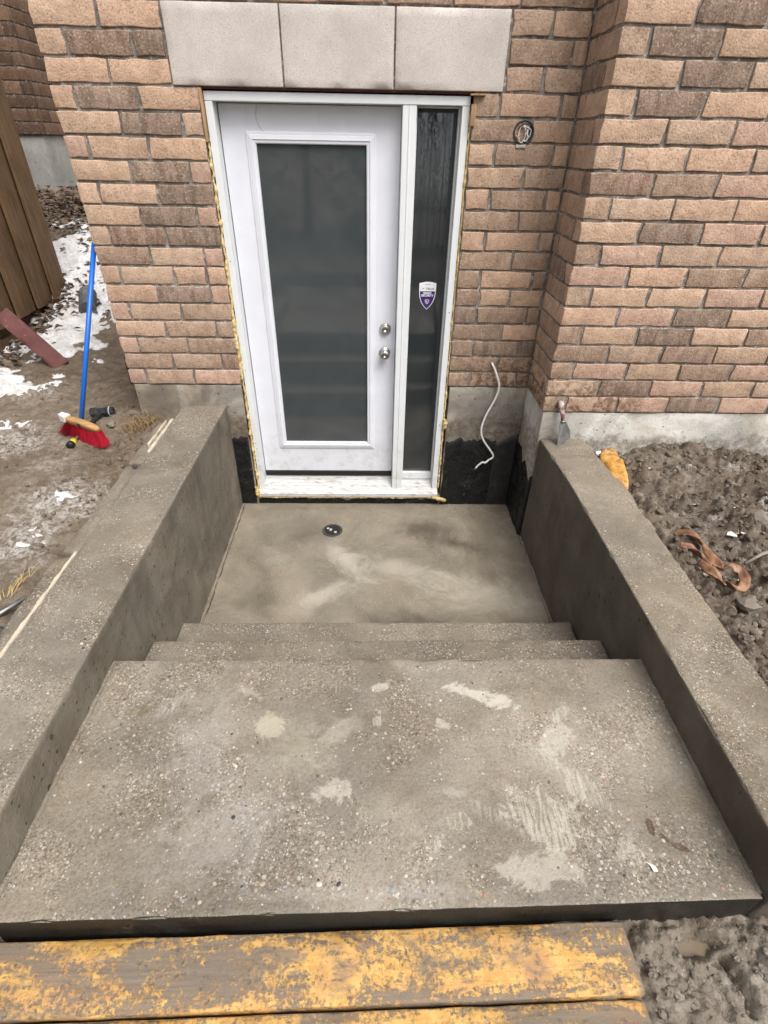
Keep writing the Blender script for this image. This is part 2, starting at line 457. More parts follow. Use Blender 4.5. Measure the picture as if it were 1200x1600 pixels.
LIGHT = (.50, .46, .39)
sm = [
    (.36, -1.985, .125, .034, -.35, LIGHT, .80, 0),
    (.56, -2.15, .095, .055, .9, LIGHT, .55, 0),
    (.52, -2.21, .11, .055, -.75, LIGHT, .45, .9),
    (.60, -2.29, .07, .05, -.8, LIGHT, .55, .9),
    (.47, -2.375, .17, .085, -.45, LIGHT, .72, 1.0),
    (.33, -2.36, .12, .04, -.35, LIGHT, .45, 1.0),
    (.42, -2.49, .15, .05, .12, LIGHT, .55, 0),
    (.22, -2.30, .05, .018, -.1, LIGHT, .35, 0),
    (.02, -2.33, .08, .05, .6, (.42, .38, .28), .30, 0),
    (-.33, -2.10, .055, .07, .4, (.46, .41, .31), .60, 0),
    (-.22, -2.17, .12, .09, -.6, (.40, .37, .28), .42, 0),
    (-.12, -2.29, .075, .045, .25, LIGHT, .55, 0),
    (-.10, -2.10, .08, .045, .3, LIGHT, .35, 0),
    (-.42, -1.965, .06, .015, -.5, LIGHT, .5, 0),
    (-.66, -2.02, .10, .035, .7, (.52, .49, .45), .5, .4),
    (-.52, -2.18, .12, .26, .22, (.40, .37, .335), .42, 0),  # this and the next: wet glare painted as pale colour
    (-.42, -2.42, .24, .13, .3, (.40, .37, .335), .42, 0),
    (-.74, -2.03, .05, .03, .3, (.17, .13, .08), .6, 0),
    (-.02, -2.54, .40, .02, .0, (.40, .375, .345), .25, 0),
    (.742, -2.40, .013, .030, -.1, (.075, .04, .02), .85, 0),
    (.77, -2.425, .012, .028, .6, (.075, .04, .02), .8, 0),
    (.795, -2.445, .03, .010, -.4, (.075, .04, .02), .8, 0),
]
rsm = random.Random(17)
for k in range(9):                                       # scattered small scuffs
    sm.append((rsm.gauss(.42, .22), rsm.uniform(-2.52, -1.92), rsm.uniform(.025, .07), rsm.uniform(.010, .03), rsm.uniform(-1, 1), LIGHT, rsm.uniform(.51, .62), rsm.choice((0, .9, 1.0))))
M['platform'] = concrete('platform_concrete', (.248, .217, .176), 1.0, 78, 0, sm, .32, .70, brushed=True, side_shade=.10, mottled=.65, films=[(-.54, -2.15, .15, .34, .2, .6), (-.42, -2.42, .26, .14, .2, .6)])  # front face near black: shadow of the plank gap put into the colour
M['step'] = concrete('step_concrete', (.222, .193, .155), 1.0, 85, 0, (), .1, .8, mottled=.7)
lsm = [  # large pale entries paint wet reflections; dark entries are wet concrete
    (-.16, -.62, .24, .09, -.9, (.48, .435, .36), .62, 0), (-.26, -.90, .30, .09, .45, (.48, .435, .36), .62, 0),
    (.16, -.70, .34, .11, -.35, (.44, .40, .33), .6, 0), (.62, -.90, .40, .18, -.3, (.43, .39, .32), .8, 0),
    (.35, -.30, .32, .10, -.15, (.10, .082, .06), .9, 0), (.50, -.44, .26, .08, -.3, (.085, .07, .05), .95, 0),
    (-.62, -.62, .12, .05, .3, (.29, .285, .25), .5, 0), (-.55, -.15, .25, .05, .4, (.29, .27, .235), .45, .5),
    (.15, -1.12, .30, .09, .1, (.11, .095, .072), .9, 0), (-.45, -.36, .22, .12, .5, (.12, .10, .075), .8, 0), (-.62, -.95, .18, .14, .9, (.12, .10, .075), .6, 0), (.60, -.16, .10, .10, .5, (.33, .30, .255), .5, .9),
]
M['landing'] = concrete('landing_concrete', (.245, .212, .165), .10, 120, 0, lsm, .45, .52, mottled=.75, fine=.5, soft=True, films=[(.05, -.75, .55, .35, -.2, .35), (.65, -.85, .35, .3, 0, .35)])
M['parapet'] = concrete('parapet_concrete', (.226, .198, .160), 1.0, 110, 2.4, (), .05, .85, side_shade=.88, mottled=.75)
M['parapet_shaded'] = concrete('shaded_parapet_concrete', (.230, .198, .156), 1.0, 110, 2.4, (), .05, .85, side_shade=.50, mottled=.75)  # shaded copy of the parapet concrete, inner-face shade in its colour
M['foundation'] = concrete('foundation_concrete', (.62, .60, .555), .0, 90, .6, (), 0, .9, mottled=1.0, fine=.4)
M['foundation_dirty'] = concrete('foundation_dirty_concrete', (.36, .325, .28), .0, 90, .5, (), 0, .9, mottled=1.4, fine=.5)
M['foundation_far'] = concrete('foundation_far_concrete', (.30, .295, .275), .0, 90, .3, (), 0, .9)

def add_band(mat, z0, z1, col, amt, x_lo=None):
    nt = mat.node_tree; b = [n for n in nt.nodes if n.type == 'BSDF_PRINCIPLED'][0]
    t = NT.__new__(NT); t.mat = mat; t.t = nt; t.n = nt.nodes; t.b = b
    t.tc = [n for n in nt.nodes if n.type == 'TEX_COORD'][0]; t.co = t.tc.outputs['Object']
    src = b.inputs['Base Color'].links[0].from_socket
    z = t.sep(t.co)[2]
    zz = t.math('ADD', z, t.math('MULTIPLY', t.math('SUBTRACT', t.noise(9, 7, .72, .6), .5), .22))
    band = t.math('MULTIPLY', t.mr(zz, z1 + .03, z1 - .03), t.mr(zz, z0 - .05, z0 + .02))
    band = t.math('MULTIPLY', band, t.mr(t.noise(30, 6, .72), .30, .62))
    c = t.mix(t.math('MULTIPLY', band, amt), src, col)
    cr = t.mr(t.math('ABSOLUTE', t.math('SUBTRACT', t.noise(3.1, 5, .6, 1.5, t.map((1, 1, 1.6), (2, 5, 1))), .5)), .012, .003)
    c = t.mix(t.math('MULTIPLY', cr, .35), c, t.mix(1, c, (.5, .47, .43), 'MULTIPLY'))
    nt.links.new(c, b.inputs['Base Color'])
add_band(M['foundation_dirty'], .44, .66, (.115, .085, .058), .85)
add_band(M['foundation'], .40, .72, (.17, .14, .105), .75)

def stone_material():
    t = NT('lintel_stone')
    c = t.mix(t.mr(t.noise(5, 5, .6), .3, .7), (.56, .505, .465), (.68, .62, .575))
    c = t.mix(t.mr(t.noise(420, 2, .6), .42, .68, 0, .7), c, (.36, .315, .285))
    sp_ = t.vor(120, out=None); cs = t.sep(sp_.outputs['Color'])
    g = t.math('MULTIPLY', t.math('LESS_THAN', cs[0], .16), t.mr(sp_.outputs['Distance'], .16, .24, 1, 0))
    c = t.mix(t.math('MULTIPLY', g, .65), c, (.13, .105, .09))
    c = t.mix(t.mr(t.noise(3.2, 5, .65, .5, t.map((1, 1, 1), (4, 2, 7))), .60, .78, 0, .5), c, (.52, .48, .45))
    return t.done(c, .9, t.bump(t.noise(300, 3, .7), .5, .003), 0, .25)
M['stone'] = stone_material()

def paint_material(name, col, rough=.42):
    t = NT(name); z = t.sep(t.co)[2]
    c = t.mix(t.mr(t.noise(7, 5, .6), .35, .7), tuple(x * .95 for x in col), col)
    c = t.mix(t.mr(t.noise(60, 4, .7), .66, .78, 0, .35), c, tuple(x * .62 for x in col))
    c = t.mix(t.math('MULTIPLY', t.mr(z, .75, .15), t.mr(t.noise(13, 6, .75, .4), .46, .70, 0, .45)), c, (.36, .33, .29))   # mud splash near the sill
    c = t.mix(t.mr(t.noise(1, 4, .7, .3, t.map((30, 30, 3.2))), .56, .72, 0, .12), c, (.50, .48, .46))
    return t.done(c, rough, t.bump(t.noise(160, 2, .6), .06, .002), 0, .5)
M['white'] = paint_material('white_door_paint', (.755, .765, .82))
M['frame'] = paint_material('white_frame_paint', (.76, .78, .79), .5)

def glass_material(nm='frosted_glass', k=1.0):
    t = NT(nm)
    n = t.noise(3.0, 5, .6, .6); s_n = t.noise(30, 5, .7)
    c = t.mix(t.mr(n, .35, .7), tuple(q * k for q in (.055, .063, .066)), tuple(q * k for q in (.066, .075, .078)))
    c = t.mix(t.mr(s_n, .62, .74, 0, .3), c, (.09, .095, .09))
    r = t.mr(t.noise(9, 4), .4, .7, .04, .09)
    return t.done(c, r, t.bump(t.noise(4, 2), .02, .01), 0, .85)
M['glass'] = glass_material(); M['glass_dark'] = glass_material('sidelight_glass', .55)  # sidelight copy is darker: its dark reflection is put into the colour

def metal_material(name, col, rough):
    t = NT(name)
    return t.done(t.mix(t.noise(40, 4), tuple(x * .8 for x in col), col), t.mr(t.noise(60, 4), .3, .7, rough * .8, rough * 1.3), None, 1.0)
M['nickel'] = metal_material('satin_nickel', (.55, .52, .47), .25)
M['steel'] = metal_material('dull_steel', (.33, .32, .30), .45)

def threshold_material():
    t = NT('threshold_aluminium')
    g = t.noise(1, 5, .65, .3, t.map((5, 110, 110)))
    c = t.mix(t.mr(g, .50, .75, 0, .6), (.60, .59, .58), (.36, .34, .31))
    c = t.mix(t.mr(t.noise(24, 6, .78, .3, t.map((.6, 1.6, 1.6))), .50, .68, 0, .8), c, (.22, .195, .165))
    return t.done(c, .5, t.bump(g, .3, .002), .15)
M['threshold'] = threshold_material()
M['black_rubber'] = plain('black_rubber', (.014, .013, .013), .5)

def foam_material():
    t = NT('spray_foam_skin')
    c = t.mix(t.mr(t.noise(14, 5, .6), .3, .7), (.62, .42, .16), (.74, .62, .34))
    c = t.mix(t.mr(t.noise(40, 5, .7), .60, .75, 0, .8), c, (.26, .13, .04))
    return t.done(c, .75, t.bump(t.noise(90, 5, .7), .9, .008), 0, .3)
M['foam'] = foam_material()
def tar_material():
    t = NT('tar')
    n = t.noise(20, 6, .68, .4)
    c = t.mix(t.mr(n, .55, .75), (.006, .006, .006), (.03, .028, .026))
    vn = t.vor(32, out=None); cs = t.sep(vn.outputs['Color'])
    g = t.math('MULTIPLY', t.math('LESS_THAN', cs[0], .10), t.mr(vn.outputs['Distance'], .10, .22, 1, 0))
    c = t.mix(t.math('MULTIPLY', g, .7), c, (.20, .185, .16))
    c = t.mix(t.mr(t.noise(7, 6, .7, .8), .60, .72, 0, .55), c, (.10, .09, .075))
    return t.done(c, t.mr(t.noise(12, 4), .4, .65, .25, .7), t.bump(t.noise(60, 6, .7), .9, .012), 0, .45)
M['tar'] = tar_material()
M['tar_grey'] = plain('worn_tar', (.022, .021, .021), .5, 0, .6, 20, .8, (.09, .08, .07), .5)

# ================================================================== BRICKWORK
PITCH_Z, BH, JT = 0.0939, 0.0825, 0.0115
ZB = 0.867
NROW = 24
Z0 = lambda n: ZB + n * PITCH_Z + JT * .6           # bottom of brick of course n

def brick_meshes(L, D, count, seed, mat, H=BH):
    out = []
    for k in range(count):
        P, Q = rbox_arrays((-L / 2, -D / 2, -H / 2), (L / 2, D / 2, H / 2), step=.034, r=.0038, amp=.0, seed=seed + k)
        # hand-struck faces: wavy outline and hollows on the faces
        sx = fbm(P[:, 2] * 30 + k * 9, P[:, 1] * 30, np.sign(P[:, 0]) * 7, 3, seed + k)
        szn = fbm(P[:, 0] * 14 + k * 5, P[:, 1] * 30, np.sign(P[:, 2]) * 5, 3, seed + k + 50)
        syn = fbm(P[:, 0] * 18, P[:, 2] * 26, np.sign(P[:, 1]) * 5 + k * 3, 3, seed + k + 90)
        endw = sstep(L / 2 - .02, L / 2, np.abs(P[:, 0])); topw = sstep(H / 2 - .014, H / 2, np.abs(P[:, 2])); frw = sstep(D / 2 - .01, D / 2, np.abs(P[:, 1]))
        P[:, 0] -= np.sign(P[:, 0]) * endw * (np.clip(sx, -.3, 1) * .0085 + .0005)
        P[:, 2] -= np.sign(P[:, 2]) * topw * (np.clip(szn, -.5, 1) * .0042)
        P[:, 1] += np.sign(P[:, 1]) * frw * syn * .0022
        out.append(mesh_np('brick', P, Q, mat, True))
    return out

BD = .09
full_m = brick_meshes(.2725, BD, 9, 100, M['brick'])
half_m = brick_meshes(.13, BD, 7, 300, M['brick'])
corner_m = brick_meshes(.2725, .112, 6, 500, M['brick'])

TAN = [(.520, .365, .264), (.550, .385, .280), (.490, .342, .246), (.525, .355, .256), (.505, .364, .272), (.535, .361, .260)]
DARK = [(.315, .232, .182), (.335, .245, .190), (.295, .215, .168), (.345, .238, .180)]
MID = [(.405, .288, .214), (.385, .272, .202), (.42, .300, .222)]
PINK = [(.52, .352, .274), (.505, .340, .264)]
def brick_colour(o, tone, rs):
    base = rs.choice({'t': TAN, 'd': DARK, 'm': MID, 'p': PINK}[tone])
    f = rs.uniform(.92, 1.07)
    o.color = (base[0] * f, base[1] * f, base[2] * f, .05 if tone == 'd' else (.45 if tone == 'm' else .93))

def place_brick(parent, a, b, n, plane, face='y', tone=None, rs=random, depth=BD, z0=None, corner=False):
    """a..b along the wall; plane = coordinate of the visible face"""
    L = b - a
    pool, ref = (corner_m, .2725) if corner else ((full_m, .2725) if L > .19 else (half_m, .13))
    o = bpy.data.objects.new('brick', rs.choice(pool))
    z = (Z0(n) if z0 is None else z0) + BH / 2
    prd = rs.uniform(-.002, .0025)
    dp = .112 if corner else BD
    if face == 'y':
        o.location = ((a + b) / 2, plane + dp / 2 + prd, z); rz = 0
    else:                                               # visible face looks to -x
        o.location = (plane + dp / 2 + prd, (a + b) / 2, z); rz = -math.pi / 2
    o.rotation_euler = (rs.uniform(-.006, .006), rs.uniform(-.006, .006), rz + rs.uniform(-.004, .004))
    flip = rs.random() < .5
    o.scale = (L / ref * (-1 if False else 1), 1, 1)
    if tone is None:
        q = rs.random(); tone = 't' if q < .56 else ('m' if q < .74 else ('d' if q < .84 else 'p'))
    brick_colour(o, tone, rs)
    return link(o, parent)

house = empty('brick_house', (0, .3, 0), label='tan brick house wall with white basement entry door and grey stone lintel', cat='house')
def hpart(o): o.parent = house; o.matrix_parent_inverse = Matrix.Translation((0, -.3, 0)); return o
rs = random.Random(11)

XL, XC, YW = -1.466, .935, -.362
# --- main wall (mortar body with the door opening)
acc = Acc()
def slab(lo, hi, **kw): acc.add(*rbox_arrays(lo, hi, step=.4, r=.002))
ZT = ZB + NROW * PITCH_Z
MY = .0085
slab((XL + .006, MY, ZB), (-.806, .26, ZT)); slab((.450, MY, ZB), (XC + .02, .26, ZT)); slab((-.8055, MY + .001, 2.560), (.4495, .259, ZT - .001))
slab((-.905, MY + .002, 2.277), (.57, .258, 2.5595))
wall = hpart(acc.build('brick_wall', M['mortar']))
tone_main = {(17, 0): 't', (17, 1): 't', (16, 0): 't', (16, 1): 'd', (16, 2): 'd', (15, 0): 't', (15, 1): 't', (14, 0): 't', (14, 1): 'd', (14, 2): 't', (13, 0): 't', (13, 1): 'd', (13, 2): 't',
             (12, 0): 'p', (12, 1): 't', (12, 2): 't', (11, 0): 't', (11, 1): 'd', (11, 2): 'p', (10, 0): 't', (10, 1): 't', (10, 2): 'd', (9, 0): 't', (9, 1): 'd', (9, 2): 'p', (8, 0): 't', (8, 1): 'd', (8, 2): 'd',
             (7, 0): 'm', (7, 1): 't', (7, 2): 'p', (6, 0): 't', (6, 1): 't', (6, 2): 't', (5, 0): 't', (5, 1): 'd', (5, 2): 'p', (4, 0): 'p', (4, 1): 't', (4, 2): 'm', (3, 0): 't', (3, 1): 'm', (2, 0): 'p', (2, 1): 'm', (2, 2): 'm', (1, 0): 'm', (1, 1): 'm', (1, 2): 'd', (0, 0): 'p', (0, 1): 'm', (0, 2): 'p'}
def course(parent, n, x0, x1, lens, plane, face='y', tones=None, default=None, sgn=1):
    x = x0; i = 0
    while x < x1 - .03:
        L = lens[i] if i < len(lens) else .2735
        e = min(x + L, x1)
        if x1 - e < .045: e = x1
        tn = tones.get((n, i)) if tones else None
        if tn is None and default: tn = rs.choice(default)
        place_brick(parent, x, e, n, plane, face, tn, rs)
        x = e + JT; i += 1
for n in range(NROW):
    odd = n % 2 == 1
    if n < 15:
        if n == 6: lens = [.095, .2735, .165]
        else: lens = [] if odd else [.095]
        course(wall, n, XL, -.806, lens, 0, tones=tone_main)
        if n == 5: lens = [.12, .16]
        else: lens = [.2735] if odd else [.115, .2735]
        df = 'ttmm' if n > 4 else ('mmtd' if n > 1 else 'm')
        course(wall, n, .452, XC - .006, lens, 0, default=df)
    elif n < 18:
        course(wall, n, XL, -.922, [] if odd else [.115], 0, tones=tone_main)
        course(wall, n, .588, XC - .006, {15: [.165], 16: [.2735], 17: [.172]}[n], 0, default='ttm' if n < 17 else 'tdm')
    else:
        course(wall, n, XL, XC - .006, [.2] if odd else [.075], 0, default='tttmmd')

# --- wing wall (steps forward on the right)
acc = Acc()
slab((XC + .009, YW + MY, ZB), (2.95, YW + .2, ZT)); slab((XC + .008, YW + .2, ZB + .001), (XC + .25, MY - .002, ZT - .001))
wing = hpart(acc.build('brick_wall', M['mortar']))
tone_wing = {(17, 0): 't', (17, 1): 'd', (16, 0): 'd', (16, 1): 't', (15, 0): 't', (15, 1): 'd', (15, 2): 't', (14, 0): 'd', (14, 1): 't', (13, 0): 't', (13, 1): 't', (12, 0): 't', (12, 1): 't', (11, 0): 'd', (11, 1): 'm', (11, 2): 'p', (9, 1): 'd', (9, 0): 't',
             (5, 2): 'd', (4, 1): 'd', (4, 3): 'm', (3, 1): 'm', (3, 2): 'd', (3, 0): 'm', (7, 3): 'm', (1, 1): 'd', (1, 0): 't', (0, 0): 'p', (0, 2): 'd'}
for n in range(NROW):
    odd = n % 2 == 1
    if odd:
        course(wing, n, XC, 2.95, [.272], YW, tones=tone_wing, default='tttppm')
        place_brick(wing, YW + BD + JT, -.004, n, XC, 'x', rs.choice('mmtd'), rs)
    else:
        place_brick(wing, YW, YW + .2725, n, XC, 'x', rs.choice('tmm'), rs, corner=True)
        place_brick(wing, YW + .282, -.004, n, XC, 'x', rs.choice('mmt'), rs)
        course(wing, n, XC + .112 + JT, 2.95, [], YW, tones=tone_wing, default='tttppm')
# --- gable side of the house along the alley, seen only edge-on: joined
acc = Acc()
rs2 = random.Random(5)
for n in range(NROW):
    y = BD + JT + (0 if n % 2 else .10)
    while y < 3.2:
        P, Q = rbox_arrays((XL, y, Z0(n)), (XL + .05, min(y + .2725, 3.2), Z0(n) + BH), step=.2, r=.005); acc.add(P, Q); y += .282
side_bricks = acc.build('brick', M['brick']); side_bricks.color = (.36, .235, .155, .6); side_bricks['kind'] = 'stuff'
acc = Acc(); slab((XL + .0085, .2605, ZB), (XL + .25, 3.2, ZT))
side_wall = hpart(acc.build('brick_wall', M['mortar'])); side_bricks.parent = side_wall
hpart(rbox('dark_flashing', (XL - .014, .02, ZB - .01), (XL - .003, .09, ZB + .16), M['black_rubber'], step=.1, r=.003))

# --- lintel stones
LX = [-.9126, -.4161, .0804, .577]
for k in range(3):
    hpart(rbox('lintel_block', (LX[k] + (.001 if k == 0 else .004), -.004, 2.2785), (LX[k + 1] - (.001 if k == 2 else .004), .24, 2.5535), M['stone'], step=.03, r=.003, amp=.0006, fs=60, seed=k, chip=.004))
hpart(rbox('lintel_angle', (-.80, .012, 2.269), (.445, .2, 2.2775), plain('rusted_primer', (.10, .035, .022), .8, 0, .5), step=.3, r=.001))

# --- foundation
acc = Acc(); FY = .006
f1 = rbox_arrays((XL + .012, FY, -.25), (-.812, .25, ZB - .004), step=.05, r=.004, amp=.0015, fs=14, seed=3)
f2 = rbox_arrays((.462, FY, -.25), (XC + .03, .25, ZB - .004), step=.05, r=.004, amp=.003, fs=14, seed=4)
f3 = rbox_arrays((-.813, FY + .004, -.25), (.463, .25, .062), step=.05, r=.003, amp=.0015, fs=14, seed=5)
f4 = rbox_arrays((XL + .013, .251, -.25), (XL + .25, 3.2, ZB - .005), step=.2, r=.004)
for f in (f1, f2, f3, f4): acc.add(*f)
hpart(acc.build('foundation', M['foundation_dirty'], smooth=True))
acc = Acc()
acc.add(*rbox_arrays((XC + .006, YW + .008, -.25), (2.95, YW + .25, ZB - .004), step=.06, r=.004, amp=.002, fs=12, seed=8))
acc.add(*rbox_arrays((XC + .006, YW + .251, -.25), (XC + .22, FY - .002, ZB - .005), step=.04, r=.004, amp=.003, fs=12, seed=9))
hpart(acc.build('foundation', M['foundation'], smooth=True))

# --- tar coating: thin uneven sheets of real thickness over the lower foundation
def tar_sheet(name, fn_top, u0, u1, zlo, place, mat, th=.004, nu=40, nv=26, seed=0):
    V = []; F = []
    for i in range(nu + 1):
        u = u0 + (u1 - u0) * i / nu
        zt = fn_top(u) + .02 * float(fbm(u * 18, seed, None, 4, seed)) 
        for j in range(nv + 1):
            z = zlo + (zt - zlo) * j / nv
            d = th + .0025 * float(fbm(u * 30, z * 30, None, 3, seed + 2)) + .0012
            if i in (0, nu) or j == nv: d = -.004
            V.append(place(u, z, d))
    for i in range(nu):
        for j in range(nv):
            a = i * (nv + 1) + j
            F.append((a, a + nv + 1, a + nv + 2, a + 1))
    return hpart(obj(name, mesh_np(name, V, F, mat, True)))
tar_sheet('tar_coating', lambda u: .505, -.94, -.814, -.01, lambda u, z, d: (u, FY - .001 - d, z), M['tar'], nu=16, seed=2)
tar_sheet('tar_coating', lambda u: .505 - .0 * u, .464, .80, -.01, lambda u, z, d: (u, FY - .002 - d, z), M['tar'], th=.005, seed=4)
tar_sheet('tar_coating', lambda u: .49 + (u - .79) * .5, .785, XC + .006, -.01, lambda u, z, d: (u, FY - .004 - d, z), M['tar_grey'], th=.006, nu=20, seed=6)
tar_sheet('tar_coating', lambda u: .56 - .22 * max(0, -u) - .05, -.40 + .045, .0, -.01, lambda u, z, d: (XC + .005 - d, u, z), M['tar'], th=.004, seed=8)
tar_sheet('tar_coating', lambda u: .47, .938, .962, -.01, lambda u, z, d: (u, YW + .006 - d, z), M['tar'], th=.003, nu=4, seed=12)
tar_sheet('tar_coating', lambda u: .05, -.812, .462, -.01, lambda u, z, d: (u, FY + .003 - d, z), M['tar'], th=.003, nu=70, nv=6, seed=10)

# --- door unit
fr = Acc()
fy0, fy1 = .02, .17
for lo, hi in (((-.790, fy0, .092), (-.755, fy1, 2.226)), ((.402, fy0 + .001, .092), (.437, fy1, 2.226)), ((.124, fy0 + .002, .092), (.190, fy1, 2.226)), ((-.790, fy0 - .001, 2.2265), (.437, fy1, 2.262)),
               ((-.754, .106, 2.2235), (.123, .165, 2.226)), ((.1905, .085, .155), (.4015, .165, .206))):
    fr.add(*rbox_arrays(lo, hi, step=.5, r=.003))
# stop beads, brickmould seam and mullion groove
for lo, hi in (((.1545, fy0 - .0015, .094), (.1595, fy0 + .004, 2.225)), ((.1905, .075, .2065), (.1975, .16, 2.2255)), ((.3945, .075, .2065), (.4015, .16, 2.2255)), ((.198, .075, 2.2185), (.394, .16, 2.2255))):
    fr.add(*rbox_arrays(lo, hi, step=.5, r=.0015))
door_frame = hpart(fr.build('door_frame', M['frame'], smooth=False))
# nail holes in the jambs
nh = Acc()
for (x, z) in ((-.775, .33), (-.772, .42), (-.778, .46), (-.770, .29), (-.776, .95), (-.774, 1.55), (.42, .6), (.155, .5), (.421, 1.3)):
    V, F = lathe_arrays([(.0001, .0003), (.003, .0004)], 8); nh.add([(v[0] + x, v[1] + fy0 + .0002, v[2] + z) for v in V], F)
nh.build('nail_hole', M['black_rubber']).parent = door_frame

sd = Acc()
DY = .10
# slab built as stiles and rails round the glazed opening
gx0, gx1, gz0, gz1 = -.622, -.010, .399, 2.104
for lo, hi in (((-.750, DY, .211), (gx0, DY + .044, 2.222)), ((gx1, DY, .211), (.121, DY + .044, 2.222)), ((gx0, DY + .0003, .211), (gx1, DY + .0437, gz0)), ((gx0, DY + .0003, gz1), (gx1, DY + .0437, 2.222))):
    sd.add(*rbox_arrays(lo, hi, step=.6, r=.0012))
door = hpart(sd.build('door', M['white']))
def frame_ring(name, x0, x1, z0, z1, prof, mat, parent, yb):
    """mitred moulding; prof = list of (inset, proud)"""
    V = []; F = []
    for (ins, pr) in prof:
        V += [(x0 + ins, yb - pr, z0 + ins), (x1 - ins, yb - pr, z0 + ins), (x1 - ins, yb - pr, z1 - ins), (x0 + ins, yb - pr, z1 - ins)]
    for i in range(len(prof) - 1):
        for k in range(4):
            F.append((i * 4 + k, i * 4 + (k + 1) % 4, (i + 1) * 4 + (k + 1) % 4, (i + 1) * 4 + k))
    o = obj(name, mesh_np(name, V, F, mat), parent)
    return o
par_off = Matrix.Translation((0, 0, 0))
mould = frame_ring('glazing_frame', gx0 - .012, gx1 + .012, gz0 - .012, gz1 + .012, [(0, -.002), (0, .004), (.004, .007), (.012, .0075), (.014, .011), (.030, .014), (.034, .010), (.044, .009), (.048, .005), (.048, -.012)], M['white'], door, DY)
g_me = Acc(); g_me.add(*rbox_arrays((gx0 + .03, DY + .008, gz0 + .03), (gx1 - .03, DY + .026, gz1 - .03), step=.6, r=.002))
g_me.build('glass_pane', M['glass'], door)
def turned(name, x, y, z, prof, mat, parent):
    V, F = lathe_arrays(prof)
    return obj(name, mesh_np(name, [(v[0] + x, v[1] + y, v[2] + z) for v in V], F, mat, True), parent)
turned('deadbolt', .061, DY, 1.183, [(.0335, 0), (.0335, .006), (.031, .011), (.024, .014), (.023, .022), (.021, .025), (.008, .026), (.008, .023)], M['nickel'], door)
turned('door_knob', .060, DY, 1.043, [(.0335, 0), (.0335, .006), (.030, .010), (.016, .013), (.014, .028), (.020, .034), (.027, .042), (.0285, .052), (.026, .061), (.018, .066), (.007, .067), (.006, .064)], M['nickel'], door)
ws = Acc()
for k in range(4):
    ws.add(*rbox_arrays((-.750, DY + .004 - .003 * k, .170 + .010 * k), (.121, DY + .04, .1785 + .010 * k), step=.6, r=.002))
ws.build('weatherstrip', M['black_rubber'], door)
# faint hair-like scuff near the top of the slab
tube('scuff_mark', catmull([(-.568, DY - .0005, 2.218), (-.575, DY - .0005, 2.17), (-.56, DY - .0005, 2.13), (-.53, DY - .0005, 2.105)], 5), .0012, plain('grey_scuff', (.42, .42, .43), .8), door, n=5)

side_l = hpart(empty('sidelight', (.296, .1, .2)))
sg = rbox('glass_pane', (.1980, .108, .2070), (.3942, .126, 2.2182), M['glass_dark'], step=.6, r=.002)
def keep(o, parent):
    o.parent = parent; o.matrix_parent_inverse = Matrix.Translation(-Vector(parent.location)) if parent is side_l else Matrix.Identity(4); return o
keep(sg, side_l)

# sticker on the sidelight glass
def flat_mat(name, col, rough=.45):
    t = NT(name); return t.done(t.mix(t.noise(50, 2), tuple(x * .97 for x in col), col), rough)
M['st_white'] = flat_mat('sticker_white', (.80, .80, .82)); M['st_purple'] = flat_mat('sticker_purple', (.045, .012, .13)); M['st_dark'] = flat_mat('sticker_ink', (.06, .06, .08))
st = Acc(); SX, SY_, SZ = .2985, .1065, 1.372
def shield(w, h_top, h_bot, cut=None):
    pts = []
    for k in range(9):
        a = k / 8; pts.append((-w + 2 * w * a, h_top + .008 * math.sin(math.pi * a)))
    for k in range(1, 16):
        a = k / 16; pts.append((w * (1 - a ** 3.2) , h_top * (1 - a) * .55 - (.0) - (h_bot) * a ** 1.15 + (.45 * h_top) * (1 - a) ** 3))
    pts.append((0, -h_bot))
    for k in range(15, 0, -1):
        a = k / 16; pts.append((-w * (1 - a ** 3.2), h_top * (1 - a) * .55 - h_bot * a ** 1.15 + (.45 * h_top) * (1 - a) ** 3))
    return pts
def add_poly(pts, y, mi, th=.0005):
    n = len(pts)
    V = [(SX + p[0], y, SZ + p[1]) for p in pts] + [(SX + p[0], y + th, SZ + p[1]) for p in pts]
    F = [tuple(range(n))] + [((k + 1) % n, k, n + k, n + (k + 1) % n) for k in range(n)]
    st.add(V, F, mi)
outer = shield(.048, .064, .078)
add_poly(outer, SY_, 0, .001)
inner = [(p[0] * .91, p[1] if p[1] < .022 else .022) for p in shield(.048, .064, .074)]
inner = [p for i, p in enumerate(inner) if p[1] < .022 or abs(p[0]) > .0385]
add_poly(inner, SY_ - .0006, 1)
def add_text(body, size, x, z, mi, y, bold=.0, spacing=1.0):
    cu = bpy.data.curves.new('lettering', 'FONT'); cu.body = body; cu.size = size; cu.align_x = 'CENTER'; cu.offset = bold; cu.space_character = spacing
    o = bpy.data.objects.new('lettering', cu); COL.objects.link(o)
    dg = bpy.context.evaluated_depsgraph_get(); me = o.evaluated_get(dg).to_mesh()
    V = [(SX + x + v.co.x, y, SZ + z + v.co.y) for v in me.vertices]; F = [tuple(p.vertices) for p in me.polygons]
    st.add(V, F, mi); o.evaluated_get(dg).to_mesh_clear(); bpy.data.objects.remove(o); bpy.data.curves.remove(cu)
add_text('TELUS', .0155, .013, .030, 2, SY_ - .0008, .0003, 1.12)
add_text('SMART', .0155, 0, .007, 0, SY_ - .0012, .0006)
add_text('SECURITY', .0155, 0, -.006, 0, SY_ - .0012, .0006)
